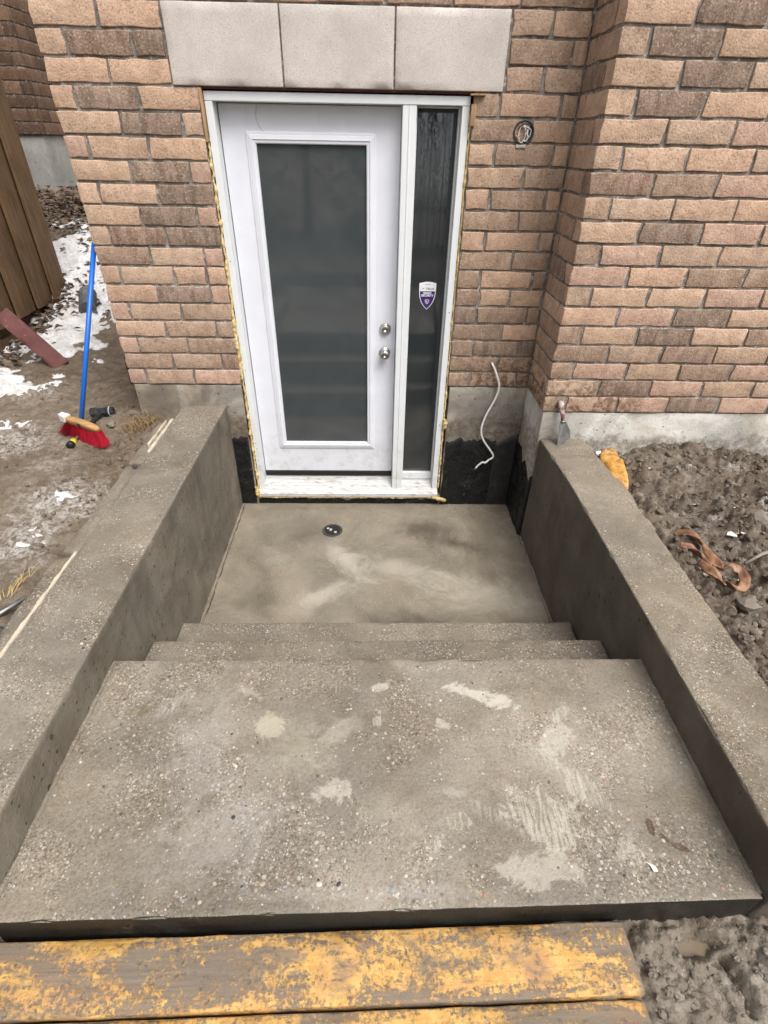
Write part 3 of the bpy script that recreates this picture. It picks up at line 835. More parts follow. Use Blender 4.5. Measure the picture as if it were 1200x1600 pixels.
# small leaf swoosh, top bar and little shield emblem
add_poly([(-.035, .030), (-.028, .0315), (-.020, .037), (-.016, .0385), (-.024, .0375), (-.031, .035), (-.025, .0335), (-.030, .0315)], SY_ - .0008, 2)
add_poly([(-.016, .057), (.016, .057), (.016, .0585), (-.016, .0585)], SY_ - .0008, 2)
add_poly([(p[0] * .24, p[1] * .17 - .035) for p in shield(.048, .064, .078)], SY_ - .0010, 0)
add_poly([(p[0] * .19, p[1] * .135 - .035) for p in shield(.048, .064, .078)], SY_ - .0016, 1)
add_poly([(-.0055, -.030), (.0, -.030), (.0, -.036), (.0055, -.036), (.003, -.042), (0, -.043), (0, -.036), (-.006, -.036)], SY_ - .0021, 0)
sticker = st.build('security_sticker', [M['st_white'], M['st_purple'], M['st_dark']])
keep(sticker, side_l)

# threshold: sloped sill with ridges
V = []; F = []
prof = [(.165, .160), (.10, .160), (.098, .152), (.085, .1515), (.083, .145), (.062, .137), (.060, .133), (.040, .1245), (.038, .1205), (.018, .112), (.016, .108), (-.008, .097), (-.016, .092), (-.018, .070), (.165, .070)]
for x in (-.800, .440):
    V += [(x, y, z) for (y, z) in prof]
n = len(prof)
for k in range(n): F.append((k, (k + 1) % n, n + (k + 1) % n, n + k))
F += [tuple(range(n))[::-1], tuple(n + k for k in range(n))]
hpart(obj('threshold', mesh_np('threshold', V, F, M['threshold'])))

# spray foam beads around the unit
def foam_bead(pts, r0, seed, wob=.012, squash=None):
    P = catmull(pts, 26)
    rr = random.Random(seed); pts2 = []; rad = []
    for i, p in enumerate(P):
        f = float(fbm(i * .23, seed * 3.1, None, 3, seed))
        g = float(fbm(i * .23 + 50, seed * 1.7, None, 3, seed + 1))
        pts2.append(p + Vector((g * wob * .35, -abs(f) * wob * .5, 0))); rad.append(max(.0035, r0 * .85 * (1.05 + .34 * f + .22 * float(vnoise(i * 1.1, seed * 2.3, None, seed + 4)))))
    return tube_arrays(pts2, rad, 9, True, .25, seed)
fo = Acc()
for args in (([(-.797, .022, z) for z in np.linspace(.10, 2.12, 12)], .0085, 1), ([(.444, .024, z) for z in np.linspace(.12, 2.20, 12)], .0068, 2),
             ([(x, -.006, .062 - .004 * (k % 2)) for k, x in enumerate(np.linspace(-.79, .45, 10))], .0065, 3), ([(.40, -.012, .066), (.44, -.022, .063), (.475, -.020, .052), (.495, -.018, .044)], .013, 4),
             ([(-.805, -.004, .14), (-.80, -.01, .10), (-.79, -.014, .07)], .014, 5), ([(.447, .015, .58), (.452, .008, .61), (.449, .012, .64)], .012, 6),
             ([(-.80, .012, .9), (-.80, .010, 1.1), (-.80, .015, 1.3)], .010, 8)):
    fo.add(*foam_bead(*args))
foam = hpart(fo.build('spray_foam', M['foam'], smooth=True)); foam['kind'] = 'stuff'
M['shim'] = wood('shim_wood', (.50, .33, .19), (.30, .18, .09), 'z')
hpart(rbox('wooden_shim', (-.803, -.004, 2.07), (-.792, .05, 2.272), M['shim'], step=.1, r=.001))
o = hpart(rbox('wooden_shim', (.44, -.008, 2.15), (.462, .03, 2.232), M['shim'], step=.1, r=.001))
o = hpart(rbox('wooden_shim', (.43, -.02, 2.2635), (.50, .03, 2.2695), M['shim'], step=.1, r=.001))

# electrical box: round pocket with coiled conductors
eb = Acc(); BX, BZ = .698, 2.131
V, F = lathe_arrays([(.049, -.05), (.049, .004), (.046, .0055), (.043, .004), (.042, -.006), (.042, -.0045), (.0415, -.0046)], 30)
eb.add([(v[0] + BX, v[1] + .0, v[2] + BZ) for v in V], F)
box = hpart(eb.build('electrical_box', plain('box_plastic', (.03, .032, .032), .5, 0, .4), smooth=False))
mw = flat_mat('white_wire', (.72, .71, .69)); mk = flat_mat('black_wire', (.02, .02, .02)); mcu = metal_material('bare_copper', (.6, .33, .2), .35)
ringp = [(BX - .008 + .016 * math.cos(a), -.010 - .004 * math.sin(a * 2), BZ - .008 + .032 * math.sin(a)) for a in np.linspace(.3, 6.5, 26)]
tube('wire', ringp, .0022, mw, box, n=7)
tube('wire', catmull([(BX - .012, -.004, BZ + .03), (BX + .0, -.012, BZ + .024), (BX + .02, -.012, BZ + .016), (BX + .033, -.006, BZ + .008), (BX + .03, -.004, BZ - .02)], 6), .0022, mw, box, n=7)
tube('wire', catmull([(BX + .02, -.004, BZ + .02), (BX + .014, -.014, BZ - .005), (BX + .022, -.014, BZ - .018), (BX + .012, -.010, BZ - .034), (BX + .005, -.004, BZ - .03)], 6), .0028, mw, box, n=7)
tube('wire', catmull([(BX - .03, -.004, BZ + .012), (BX - .018, -.012, BZ + .026), (BX, -.013, BZ + .033), (BX + .022, -.010, BZ + .028)], 6), .0025, mk, box, n=7)
tube('wire', catmull([(BX - .035, -.004, BZ - .01), (BX - .028, -.010, BZ - .02), (BX - .02, -.010, BZ - .03), (BX - .005, -.006, BZ - .034)], 6), .002, mcu, box, n=7)
sm_ = Acc(); P, Q = rbox_arrays((BX - .028, -.0065, BZ - .062), (BX + .02, .004, BZ - .047), step=.008, r=.004, amp=.002, fs=80); sm_.add(P, Q)
sm_.build('mortar_smear', plain('pale_mortar', (.52, .49, .46), .9), box, smooth=True)

# ================================================================== STAIRS
stairs = empty('concrete_stairs', (0, -1.9, 0), label='wet grey exposed aggregate concrete steps leading down to the door', cat='stairs')
def spart(o): o.parent = stairs; o.matrix_parent_inverse = Matrix.Translation((0, 1.9, 0)); return o
PX0, PX1 = -.9165, .952
ZP, YP, YF = .583, -1.8313, -2.572
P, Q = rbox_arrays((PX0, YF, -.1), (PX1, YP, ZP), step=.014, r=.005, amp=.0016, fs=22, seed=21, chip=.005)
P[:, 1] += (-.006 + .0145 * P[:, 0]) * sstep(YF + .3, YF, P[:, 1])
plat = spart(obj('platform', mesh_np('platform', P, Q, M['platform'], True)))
spart(rbox('step', (PX0 + .001, YP + .0005, -.1), (PX1 - .001, -1.5763, .390), M['step'], step=.016, r=.006, amp=.0015, fs=22, seed=22, chip=.004))
spart(rbox('step', (PX0 + .002, -1.5758, -.1), (PX1 - .002, -1.2956, .1943), M['step'], step=.016, r=.006, amp=.0015, fs=22, seed=23, chip=.004))
landing = rbox('landing_floor', (-.92, -1.2955, -.12), (.955, FY - .001, 0), M['landing'], step=.02, r=.002, amp=.0010, fs=8, seed=24)
landing['kind'] = 'structure'

# loose and embedded pebbles showing at the surface of the platform
def pebble_shape(rs, c, r, flat=.5):
    n = 7; V = [(c[0], c[1], c[2] + r * flat)]; a0 = rs.uniform(0, 6.28); el = rs.uniform(.6, 1)
    for ring, (f, h) in enumerate(((.62, .82), (1, .15))):
        for k in range(n):
            a = 2 * math.pi * k / n; q = rs.uniform(.85, 1.1) * r * f
            x, y = q * math.cos(a), q * el * math.sin(a)
            V.append((c[0] + x * math.cos(a0) - y * math.sin(a0), c[1] + x * math.sin(a0) + y * math.cos(a0), c[2] + r * flat * h - r * .12))
    F = [(0, 1 + k, 1 + (k + 1) % n) for k in range(n)] + [(1 + k, 1 + n + k, 1 + n + (k + 1) % n, 1 + (k + 1) % n) for k in range(n)]
    return V, F
peb_cols = [(.44, .39, .33), (.54, .50, .45), (.36, .29, .22), (.045, .045, .05), (.30, .17, .12), (.16, .14, .125), (.48, .42, .35), (.24, .25, .27)]
peb_mats = [plain('pebble_stone', c, .6, 0, .2, 60) for c in peb_cols]
rp = random.Random(4)
def pebble_field(name, parent_fn, regions, zsurf, seed):
    ac = Acc(); rr = random.Random(seed)
    for (cx, cy_, sx, sy_, cnt, rmin, rmax, wts) in regions:
        for k in range(cnt):
            x = rr.gauss(cx, sx); y = rr.gauss(cy_, sy_); r = rmin + (rmax - rmin) * rr.random() ** 2.6
            z = zsurf(x, y)
            if z is None: continue
            V, F = pebble_shape(rr, (x, y, z), r, .30)
            ac.add(V, F, rr.choices(range(8), wts)[0])
    o = ac.build(name, peb_mats, smooth=True); o['kind'] = 'stuff'; return o
zpl = lambda x, y: (ZP - .0008) if (PX0 + .015 < x < PX1 - .015 and YF + .012 < y < YP - .012) else None
W1 = [5, 4, 4, 2, 2, 3, 5, 1]; W2 = [4, 3, 3, 4, 2, 4, 3, 2]
pebs = pebble_field('pebbles', None, [
    (0, -2.2, .6, .25, 420, .0018, .0050, W1), (.12, -2.02, .12, .10, 140, .0018, .006, W2), (.74, -2.22, .09, .16, 230, .002, .008, W1), (-.48, -2.22, .17, .14, 300, .0018, .0065, W1),
    (-.35, -2.22, .10, .08, 60, .003, .009, W2), (-.36, -2.30, .05, .04, 5, .008, .011, [0, 0, 0, 5, 0, 1, 0, 2]), (.03, -2.46, .03, .03, 9, .004, .009, [0, 1, 0, 5, 0, 1, 0, 3]), (.35, -1.95, .04, .03, 14, .003, .008, [1, 2, 1, 4, 0, 1, 0, 3]),
    (0, -1.86, .5, .012, 220, .0018, .005, W1), (-.1, -2.535, .45, .012, 90, .003, .010, [2, 1, 2, 3, 2, 4, 1, 5]), (.62, -2.50, .12, .03, 60, .002, .007, W1)], zpl, 3)
spart(pebs); pebs.parent = plat; pebs.matrix_parent_inverse = Matrix.Identity(4)
# bits of leaf lying on the platform
M['leaf_brown'] = plain('wet_brown_leaf', (.085, .045, .022), .5)

# ================================================================== PARAPETS
def parapet(name, x0, x1, y0, y1, label, dz_back=0.0, seed=0, mat='parapet'):
    P, Q = rbox_arrays((x0, y0, -.1), (x1, y1, .736), step=.018, r=.007, amp=.0018, fs=18, seed=seed, chip=.005)
    w = sstep(.5, .736, P[:, 2]) * np.clip((P[:, 1] - (y1 - .55)) / .55, 0, 1)
    P[:, 2] -= dz_back * w
    o = obj(name, mesh_np(name, P, Q, M[mat], True)); return tag(o, label, 'wall', 'poured concrete parapets beside the steps')
pl = parapet('parapet_wall', -1.182, -.918, YF, .004, 'poured concrete parapet left of the steps, ending below the house corner', 0, 31)
pr = parapet('parapet_wall', .9535, 1.206, YF - .0, YW + .006, 'poured concrete parapet right of the steps, with a scraper on its far end', .036, 32, 'parapet_shaded')
# form lip and pale foam strip on the outer side of the left parapet
lip = Acc()
for (y0, y1, xo) in ((-2.5, -1.42, -1.262), (-1.40, -.72, -1.257), (-.70, -.22, -1.262)):
    lip.add(*rbox_arrays((xo, y0, .56), (-1.187, y1, .722), step=.03, r=.006, amp=.004, fs=14, seed=int(-y0 * 10), chip=.012))
l_o = lip.build('formwork_lip', M['step'], pl, smooth=True)
M['foam_pale'] = plain('pale_foam_board', (.52, .45, .35), .9, 0, .35, 40, .5, (.24, .19, .14), .95)
fs_ = Acc()
for (y0, y1, x0, x1) in ((-.60, -.20, -1.197, -1.180), (-.52, -.22, -1.222, -1.213), (-2.50, -1.42, -1.196, -1.1835)):
    fs_.add(*rbox_arrays((x0, y0, .70), (x1, y1, .739), step=.014, r=.004, amp=.003, fs=30, seed=int(-y0 * 17), chip=.02))
fs_.build('foam_strip', M['foam_pale'], pl, smooth=True)
# outer lip of the right parapet
lip = Acc()
for (y0, y1, xo) in ((-2.4, -1.75, 1.225), (-1.52, -1.30, 1.250), (-1.20, -.62, 1.262)):
    lip.add(*rbox_arrays((1.200, y0, .50), (xo, y1, .690), step=.03, r=.008, amp=.006, fs=14, seed=int(-y0 * 10), chip=.014))
lip.build('formwork_lip', M['step'], pr, smooth=True)
zpt = lambda x, y: .7352
pf = pebble_field('pebbles', None, [(-1.05, -1.7, .07, .45, 420, .0016, .0042, [5, 6, 3, 1, 1, 2, 5, 0]), (-1.05, -.8, .07, .4, 160, .0015, .0035, [5, 6, 3, 1, 1, 2, 5, 0]), (-.945, -1.4, .010, .5, 160, .0015, .006, W1)],
                  lambda x, y: .7352 if (-1.178 < x < -.926 and YF + .02 < y < -.02) else None, 9)
pf.parent = pl
pf = pebble_field('pebbles', None, [(1.08, -1.7, .07, .45, 360, .0016, .0042, [5, 6, 3, 1, 1, 2, 5, 0]), (.965, -1.5, .006, .5, 120, .0015, .005, W1)],
                  lambda x, y: .7352 if (.962 < x < 1.198 and YF + .02 < y < -.95) else None, 10)
pf.parent = pr

# thin mortar ridges squeezed out where the slab meets the parapets
bd = Acc()
bd.add(*rbox_arrays((PX0 - .002, YF + .02, ZP - .01), (PX0 + .010, YP - .004, ZP + .005), step=.012, r=.004, amp=.004, fs=30, seed=71, chip=.01))
bd.build('mortar_ridge', M['step'], plat, smooth=True); bd = Acc()
bd.add(*rbox_arrays((PX1 - .008, YF + .02, ZP - .01), (PX1 + .003, YP - .004, ZP + .003), step=.012, r=.003, amp=.003, fs=30, seed=72, chip=.01))
bd.build('mortar_ridge', M['step'], plat, smooth=True)
bd = Acc()
bd.add(*rbox_arrays((-.921, -1.29, -.02), (-.898, -.01, .012), step=.014, r=.008, amp=.004, fs=20, seed=73, chip=.01))
bd.build('mortar_ridge', M['parapet_shaded'], landing, smooth=True); bd = Acc()
bd.add(*rbox_arrays((.940, -1.29, -.02), (.957, -.38, .008), step=.014, r=.006, amp=.004, fs=20, seed=74, chip=.01))
bd.build('mortar_ridge', M['parapet_shaded'], landing, smooth=True)

# floor drain
drain = empty('floor_drain', (-.272, -.314, 0), label='small round black floor drain set in the wet landing', cat='drain')
V, F = [], []
def flat_ring(r0, r1, z0, z1, n=32):
    V = []; F = []
    for (r, z) in ((r1, z0), (r1, z1), (r0, z1), (r0, z0)):
        V += [(r * math.cos(2 * math.pi * k / n), r * math.sin(2 * math.pi * k / n), z) for k in range(n)]
    for i in range(4):
        for k in range(n): F.append((i * n + k, i * n + (k + 1) % n, ((i + 1) % 4) * n + (k + 1) % n, ((i + 1) % 4) * n + k))
    return V, F
a1 = Acc(); a1.add(*flat_ring(.052, .066, .0005, .005)); a1.build('drain_rim', plain('dark_drain_rim', (.06, .055, .05), .5, .2, .4, 40), drain)
a1 = Acc(); a1.add(*rbox_arrays((-.05, -.05, .0004), (.05, .05, .0015), step=.1, r=.0004)); a1.build('drain_cup', M['black_rubber'], drain)
a1 = Acc()
for k in range(-3, 4):
    hl = math.sqrt(max(.0001, .053 ** 2 - (k * .015) ** 2)); a1.add(*rbox_arrays((k * .015 - .003, -hl, .0018), (k * .015 + .003, hl, .0045), step=.1, r=.001))
a1.build('drain_grate', M['black_rubber'], drain)
a1 = Acc()
for (x, y, r) in ((-.012, .005, .016), (.02, -.02, .012), (-.03, .02, .010)):
    V, F = pebble_shape(rp, (x, y, .005), r, .4); a1.add(V, F)
a1.build('drain_debris', plain('pale_grit', (.45, .42, .38), .5), drain, smooth=True)

# ================================================================== GROUND
def axis(dense0, dense1, step, far0, far1, cs):
    a = [dense0]; s = step
    d = np.arange(dense0, dense1 + 1e-6, step)
    left = []; x = dense0; s = step
    while x > far0: s = min(s * 1.35, cs); x -= s; left.append(max(x, far0))
    right = []; x = d[-1]; s = step
    while x < far1: s = min(s * 1.35, cs); x += s; right.append(min(x, far1))
    return np.array(left[::-1] + list(d) + right)
def grid_mesh(name, xs, ys, hfun, mat, keepfun=None):
    X, Y = np.meshgrid(xs, ys); Z = hfun(X, Y)
    nx, ny = len(xs), len(ys)
    idx = np.arange(nx * ny).reshape(ny, nx)
    q = np.stack([idx[:-1, :-1], idx[:-1, 1:], idx[1:, 1:], idx[1:, :-1]], -1).reshape(-1, 4)
    if keepfun is not None:
        kk = keepfun(X, Y).ravel(); q = q[kk[q].any(1)]
    V = np.stack([X, Y, Z], -1).reshape(-1, 3)
    used = np.unique(q); remap = np.full(len(V), -1); remap[used] = np.arange(len(used)); V = V[used]; q = remap[q]
    me = bpy.data.meshes.new(name); me.vertices.add(len(V)); me.vertices.foreach_set('co', V.ravel())
    me.loops.add(len(q) * 4); me.loops.foreach_set('vertex_index', q.ravel().astype(np.int32))
    me.polygons.add(len(q)); me.polygons.foreach_set('loop_start', np.arange(0, len(q) * 4, 4, dtype=np.int32))
    me.polygons.foreach_set('use_smooth', np.ones(len(q), bool))
    me.materials.append(mat); me.update(calc_edges=True); me.validate()
    o = bpy.data.objects.new(name, me); return link(o)

def hl(x, y):                                            # left yard and alley
    base = np.interp(y, [-60, .6, 1.2, 1.6, 2.1, 4.5, 7, 40], [.66, .668, .70, .76, .87, 1.50, 1.6, 1.9])
    base = base + np.interp(x, [-3.5, -1.9, -1.45, -1.26], [.03, .0, -.005, .012])
    h = .022 * fbm(x * 3.2, y * 3.2, None, 4, 5) + .013 * fbm(x * 14, y * 14, None, 5, 9, .62)
    d1, d2q, cid = worley(x * 24 + .6 * vnoise(x * 9, y * 9, None, 3), y * 24 + .6 * vnoise(x * 9, y * 9, None, 4), 6)
    clod = sstep(.0, .22, d2q - d1)
    near = np.exp(-((x + 1.36) / .22) ** 2) * sstep(-1.9, -.2, y) * sstep(1.2, .3, y)
    h = h + (.012 * clod - .008) * near + .012 * (clod - .6) * sstep(.1, .5, fbm(x * 2, y * 2, None, 3, 30) + .3) * .6
    # trench against the parapet and one hole
    h = h - .035 * np.exp(-((x + 1.285) / .03) ** 2) * sstep(-.5, -.75, y) - .05 * np.exp(-(((x + 1.31) / .045) ** 2 + ((y + 1.47) / .06) ** 2))
    h = h - .03 * np.exp(-(((x + 1.36) / .10) ** 2 + ((y + 1.25) / .10) ** 2))
    return base + h
def hr(x, y):                                            # right bed
    base = .615 + .02 * np.interp(y, [-2, -.4], [0, 1]) + .05 * np.exp(-((x - 1.30) / .08) ** 2) * sstep(-.5, -1.0, y) - .035 * np.exp(-((x - 1.36) / .10) ** 2) * sstep(-.75, -.55, y)
    h = .042 * fbm(x * 3.5 + 3, y * 3.5, None, 4, 15) + .026 * fbm(x * 13, y * 13, None, 5, 19, .62)
    wx = x + .02 * vnoise(x * 18, y * 18, None, 51); wy = y + .02 * vnoise(x * 18, y * 18, None, 52)
    d1, d2q, cid = worley(wx * 26, wy * 26, 16)
    e1, e2, eid = worley(wx * 55, wy * 55, 17)
    mz = .25 + .95 * sstep(-.35, .45, fbm(x * 4.2 + 7, y * 4.2, None, 3, 44))
    h = h + mz * ((.034 * cid) * sstep(.02, .22, d2q - d1) + (.018 * eid) * sstep(.02, .30, e2 - e1) - .022) + .006 * fbm(x * 60, y * 60, None, 3, 46, .65)
    return base + h
def hf(x, y):                                            # churned mud at the front
    base = .452 + .03 * sstep(.75, 1.2, x)
    h = .024 * fbm(x * 6, y * 6, None, 4, 25) + .017 * fbm(x * 26, y * 26, None, 5, 29, .65)
    d1, d2q, cid = worley(x * 34 + .5 * vnoise(x * 15, y * 15), y * 34, 26)
    h = h + .012 * cid * sstep(.02, .3, d2q - d1)
    h = h - .045 * np.exp(-(((x - .79) / .055) ** 2 + ((y + 2.615) / .022) ** 2) ** 1.5)          # puddle hollow
    gx = x - (.868 - (y + 2.70) * .15)
    h = h - .05 * sstep(.014, .006, np.abs(gx)) * sstep(-2.76, -2.745, y) * sstep(-2.63, -2.645, y)   # slot left by a stake
    h = h + .02 * np.exp(-(((x - .93) / .05) ** 2 + ((y + 2.68) / .06) ** 2))
    h = h - .05 * np.exp(-(((x - .90) / .03) ** 2 + ((y + 2.80) / .02) ** 2))
    return base + h
M['mud_left'] = soil('trampled_soil', (.125, .090, .060), (.185, .144, .105), (.245, .204, .160), .30,
                     frost=[(-1.50, -.95, .30, .26, .75), (-1.50, -1.28, .20, .28, .7), (-2.10, -.35, .40, .26, .7), (-1.72, -.62, .26, .16, .35), (-2.3, .35, .30, .25, .5)])
M['mud_right'] = soil('crumbly_soil', (.080, .058, .040), (.165, .128, .096), (.285, .242, .198), .18, frost=[(1.72, -.63, .22, .03, .8), (2.05, -.61, .34, .035, .8), (1.60, -.65, .07, .04, .9), (2.0, -.86, .10, .06, .8), (1.66, -1.05, .09, .07, .5), (1.45, -1.20, .12, .10, .3)])
M['mud_front'] = soil('wet_mud', (.125, .098, .072), (.265, .225, .178), (.34, .30, .25), .45)
xs = axis(-3.0, -1.245, .0125, -7, -1.188, .35); xs = xs[xs <= -1.188]
ys = axis(-2.1, 2.6, .0135, -4.5, 9, .35)
gl = grid_mesh('muddy_ground', xs, ys, lambda X, Y: np.where((X > XL - .0) & (Y > .03), np.minimum(hl(X, Y), 5), hl(X, Y)), M['mud_left'])
gl['kind'] = 'structure'
xr = axis(1.195, 2.5, .009, 1.19, 6, .35); yr = axis(-2.35, -.355, .010, -4.5, -.34, .3)
grd = grid_mesh('muddy_ground', xr, yr, hr, M['mud_right']); grd['kind'] = 'structure'
xf = axis(.60, 1.25, .006, -1.4, 1.45, .2); yf = axis(-2.95, -2.56, .006, -4.5, -2.555, .25)
gfr = grid_mesh('muddy_ground', xf, yf, hf, M['mud_front']); gfr['kind'] = 'structure'
# far ground sheet round the worked area
ac = Acc()
for (x0, x1, y0, y1, z) in ((-80, 80, -80, -4.45, .62), (-80, -6.9, -4.45, 60, .60), (5.9, 80, -4.45, 60, .60), (-6.9, 5.9, 8.9, 60, .60)):
    ac.add([(x0, y0, z), (x1, y0, z), (x1, y1, z), (x0, y1, z)], [(0, 1, 2, 3)])
far = ac.build('ground', M['mud_left']); far['kind'] = 'structure'
# puddle water
pv = [(.79 + .105 * math.cos(a) * (1 + .2 * math.sin(3 * a)), -2.616 + .040 * math.sin(a) * (1 + .2 * math.cos(2 * a)), .4235) for a in np.linspace(0, 2 * math.pi, 24, endpoint=False)]
t = NT('muddy_water'); pm = t.done((.20, .155, .11), .06, None, 0, .5)
pud = obj('puddle', mesh_np('puddle', pv, [tuple(range(24))], pm)); pud['kind'] = 'structure'

# snow lying in patches: own sheet with thickness
M['snow'] = None
t = NT('old_snow'); sc = t.mix(t.mr(t.noise(9, 6, .7), .38, .68), (.70, .705, .72), (.52, .49, .46))
sc = t.mix(t.mr(t.noise(55, 5, .7), .54, .70, 0, .8), sc, (.30, .255, .205))
M['snow'] = t.done(sc, .7, t.bump(t.noise(60, 5, .7), .6, .008), 0, .3)
def snow_mask(x, y, blobs, amp, fscale, seed):
    m_ = np.full(x.shape, -1.0)
    for (cx, cy_, rx, ry, a) in blobs:
        m_ = np.maximum(m_, a - np.hypot((x - cx) / rx, (y - cy_) / ry))
    return m_ + amp * fbm(x * fscale, y * fscale, None, 5, seed, .6)
SB = [(-2.62, 1.75, .38, .75, 1.0), (-2.75, 2.7, .7, .9, 1.15), (-3.2, 3.6, .8, .5, .5), (-2.50, 1.22, .20, .30, .85), (-2.85, .44, .46, .28, .9), (-2.52, .02, .22, .14, .5), (-1.9, 2.6, .5, .6, .8)]
SC = [(-1.48, -.92, .10, .10, .42), (-1.46, -1.22, .10, .12, .46), (-2.1, .9, .12, .06, .5), (-2.20, -.15, .2, .16, .40)]
fl = lambda X, Y: snow_mask(X, Y, SB, .55, 5, 61)
fc = lambda X, Y: snow_mask(X, Y, SC, .62, 26, 67)
def snow_h(X, Y):
    a = fl(X, Y); b = fc(X, Y); g = hl(X, Y)
    t1 = np.where(a > 0, .004 + .040 * np.clip(a, 0, .8), -.02); t2 = np.where(b > .15, .0015 + .010 * np.clip(b - .15, 0, .8), -.02)
    return g + np.maximum(t1, t2)
sxs = axis(-3.1, -1.30, .012, -4.3, -1.28, .1); sxs = sxs[sxs < -1.28]; sys_ = axis(-1.7, 3.2, .0125, -1.8, 4.4, .08)
snow = grid_mesh('snow_patch', sxs, sys_, snow_h, M['snow'], lambda X, Y: (fl(X, Y) > 0) | (fc(X, Y) > .15)); snow['kind'] = 'stuff'
class HField:
    """bilinear lookup of a height function, for strewing many small things quickly"""
    def __init__(self, f, x0, x1, y0, y1, st=.008):
        self.x = np.arange(x0, x1 + st, st); self.y = np.arange(y0, y1 + st, st); self.st = st
        X, Y = np.meshgrid(self.x, self.y); self.z = f(X, Y)
    def __call__(self, x, y):
        i = min(max((x - self.x[0]) / self.st, 0), len(self.x) - 1.001); j = min(max((y - self.y[0]) / self.st, 0), len(self.y) - 1.001)
        a, b = int(i), int(j); u, v = i - a, j - b; z = self.z
        return float(z[b, a] * (1 - u) * (1 - v) + z[b, a + 1] * u * (1 - v) + z[b + 1, a] * (1 - u) * v + z[b + 1, a + 1] * u * v)
HL = HField(hl, -4.3, -1.19, -2.3, 5.0, .0125); HR = HField(hr, 1.195, 2.6, -2.4, -.36); HF = HField(hf, .55, 1.35, -2.95, -2.56, .005)
# clods and stones strewn on the soil
def stone_arrays(rr, c, r, squash=.7):
    bm = bmesh.new(); bmesh.ops.create_icosphere(bm, subdivisions=2, radius=1)
    P = np.array([v.co[:] for v in bm.verts]); F = [[v.index for v in f.verts] for f in bm.faces]; bm.free()
    s = rr.random() * 50
    P = P * (1 + .42 * fbm(P[:, 0] * 1.5 + s, P[:, 1] * 1.5 + s, P[:, 2] * 1.5, 4, 2, .6))[:, None]
    P = np.round(P * 2.0) / 2.0 * .45 + P * .55
    P = P * np.array([1, rr.uniform(.6, 1), squash]) * r
    a = rr.uniform(0, 6.28); R_ = np.array([[math.cos(a), -math.sin(a), 0], [math.sin(a), math.cos(a), 0], [0, 0, 1]])
    return P @ R_.T + np.array(c), F
rr = random.Random(12)
PROTO = [stone_arrays(random.Random(k), (0, 0, 0), 1.0, .75) for k in range(24)]
def stone_arrays(rr, c, r, squash=.7, P0=PROTO):
    P, F = P0[rr.randrange(24)]
    a = rr.uniform(0, 6.28); ca, sa = math.cos(a) * r, math.sin(a) * r
    return np.stack([P[:, 0] * ca - P[:, 1] * sa, P[:, 0] * sa + P[:, 1] * ca, P[:, 2] * r], 1) + np.array(c), F
ac = Acc()
for k in range(1900):
    x = rr.uniform(1.28, 2.4); y = rr.uniform(-2.2, -.40); r = .0035 + .017 * rr.random() ** 3
    P, F = stone_arrays(rr, (x, y, HR(x, y) + r * .3), r); ac.add(P, F, 0 if rr.random() < .85 else 1)
M['clod'] = soil('soil_clods', (.12, .092, .066), (.175, .14, .108), (.245, .21, .17), .2)
M['rock_grey'] = plain('grey_rock', (.20, .17, .14), .85, 0, .35, 40, .9, (.12, .09, .065), .8)
cl = ac.build('soil_clods', [M['clod'], M['rock_grey']], smooth=False); cl['kind'] = 'stuff'
ac = Acc()
for k in range(700):
    x = rr.uniform(-2.3, -1.29) if rr.random() < .6 else rr.gauss(-1.36, .07); y = rr.gauss(-.3, .7); r = .003 + .010 * rr.random() ** 2.5
    P, F = stone_arrays(rr, (x, y, HL(x, y) + r * .2), r, .6); ac.add(P, F, 0 if rr.random() < .9 else 1)
cl = ac.build('soil_clods', [M['clod'], M['rock_grey']], smooth=True); cl['kind'] = 'stuff'
ac = Acc()
for k in range(420):
    x = rr.uniform(.64, 1.3); y = rr.uniform(-2.85, -2.585); r = .002 + .008 * rr.random() ** 2.2
    P, F = stone_arrays(rr, (x, y, HF(x, y) + r * .2), r, .6); ac.add(P, F, 0)
cl = ac.build('soil_clods', [M['mud_front']], smooth=False); cl['kind'] = 'stuff'

def rock(x, y, r, hfun, label, group=None, mat=None, up=.25, seed=0):
    P, F = stone_arrays(random.Random(seed * 7), (0, 0, 0), r, .62)
    o = obj('rock', mesh_np('rock', P, F, mat or M['rock_grey'], False), None, (x, y, float(hfun(np.array([x]), np.array([y]))[0]) + r * up))
    return tag(o, label, 'rock', group)
rock(1.50, -1.57, .050, hr, 'rough grey mud-caked rock just beyond the torn brown strip', seed=1)
rock(1.415, -1.735, .036, hr, 'angular grey rock close to the right parapet edge, nearer than the brown strip', seed=2)
rock(1.40, -1.835, .050, hr, 'largest mud-covered rock by the right parapet at the picture edge', mat=M['clod'], seed=3)
rock(1.86, -1.02, .058, hr, 'rounded pale muddy rock in the soil at the right picture edge', seed=4)
M['rock_dark'] = plain('dark_rock', (.055, .055, .055), .75, 0, .4, 25, .5, (.14, .12, .1), .5)
rock(-1.292, -1.80, .030, hl, 'dark grey stone beside the lower end of the left parapet, next to the metal bar', mat=M['rock_dark'], seed=5, up=.5)
rock(-1.278, -1.885, .022, hl, 'small black stone at the left picture edge beside the left parapet', mat=M['black_rubber'], seed=6, up=.8)
rock(-1.575, -.16, .026, hl, 'small grey stone next to the red broom head', seed=7)
rock(-1.205, -.75, .012, lambda a, b: np.array([.735]), 'small dark pebble lying on the edge of the left parapet top', mat=M['rock_dark'], seed=8)

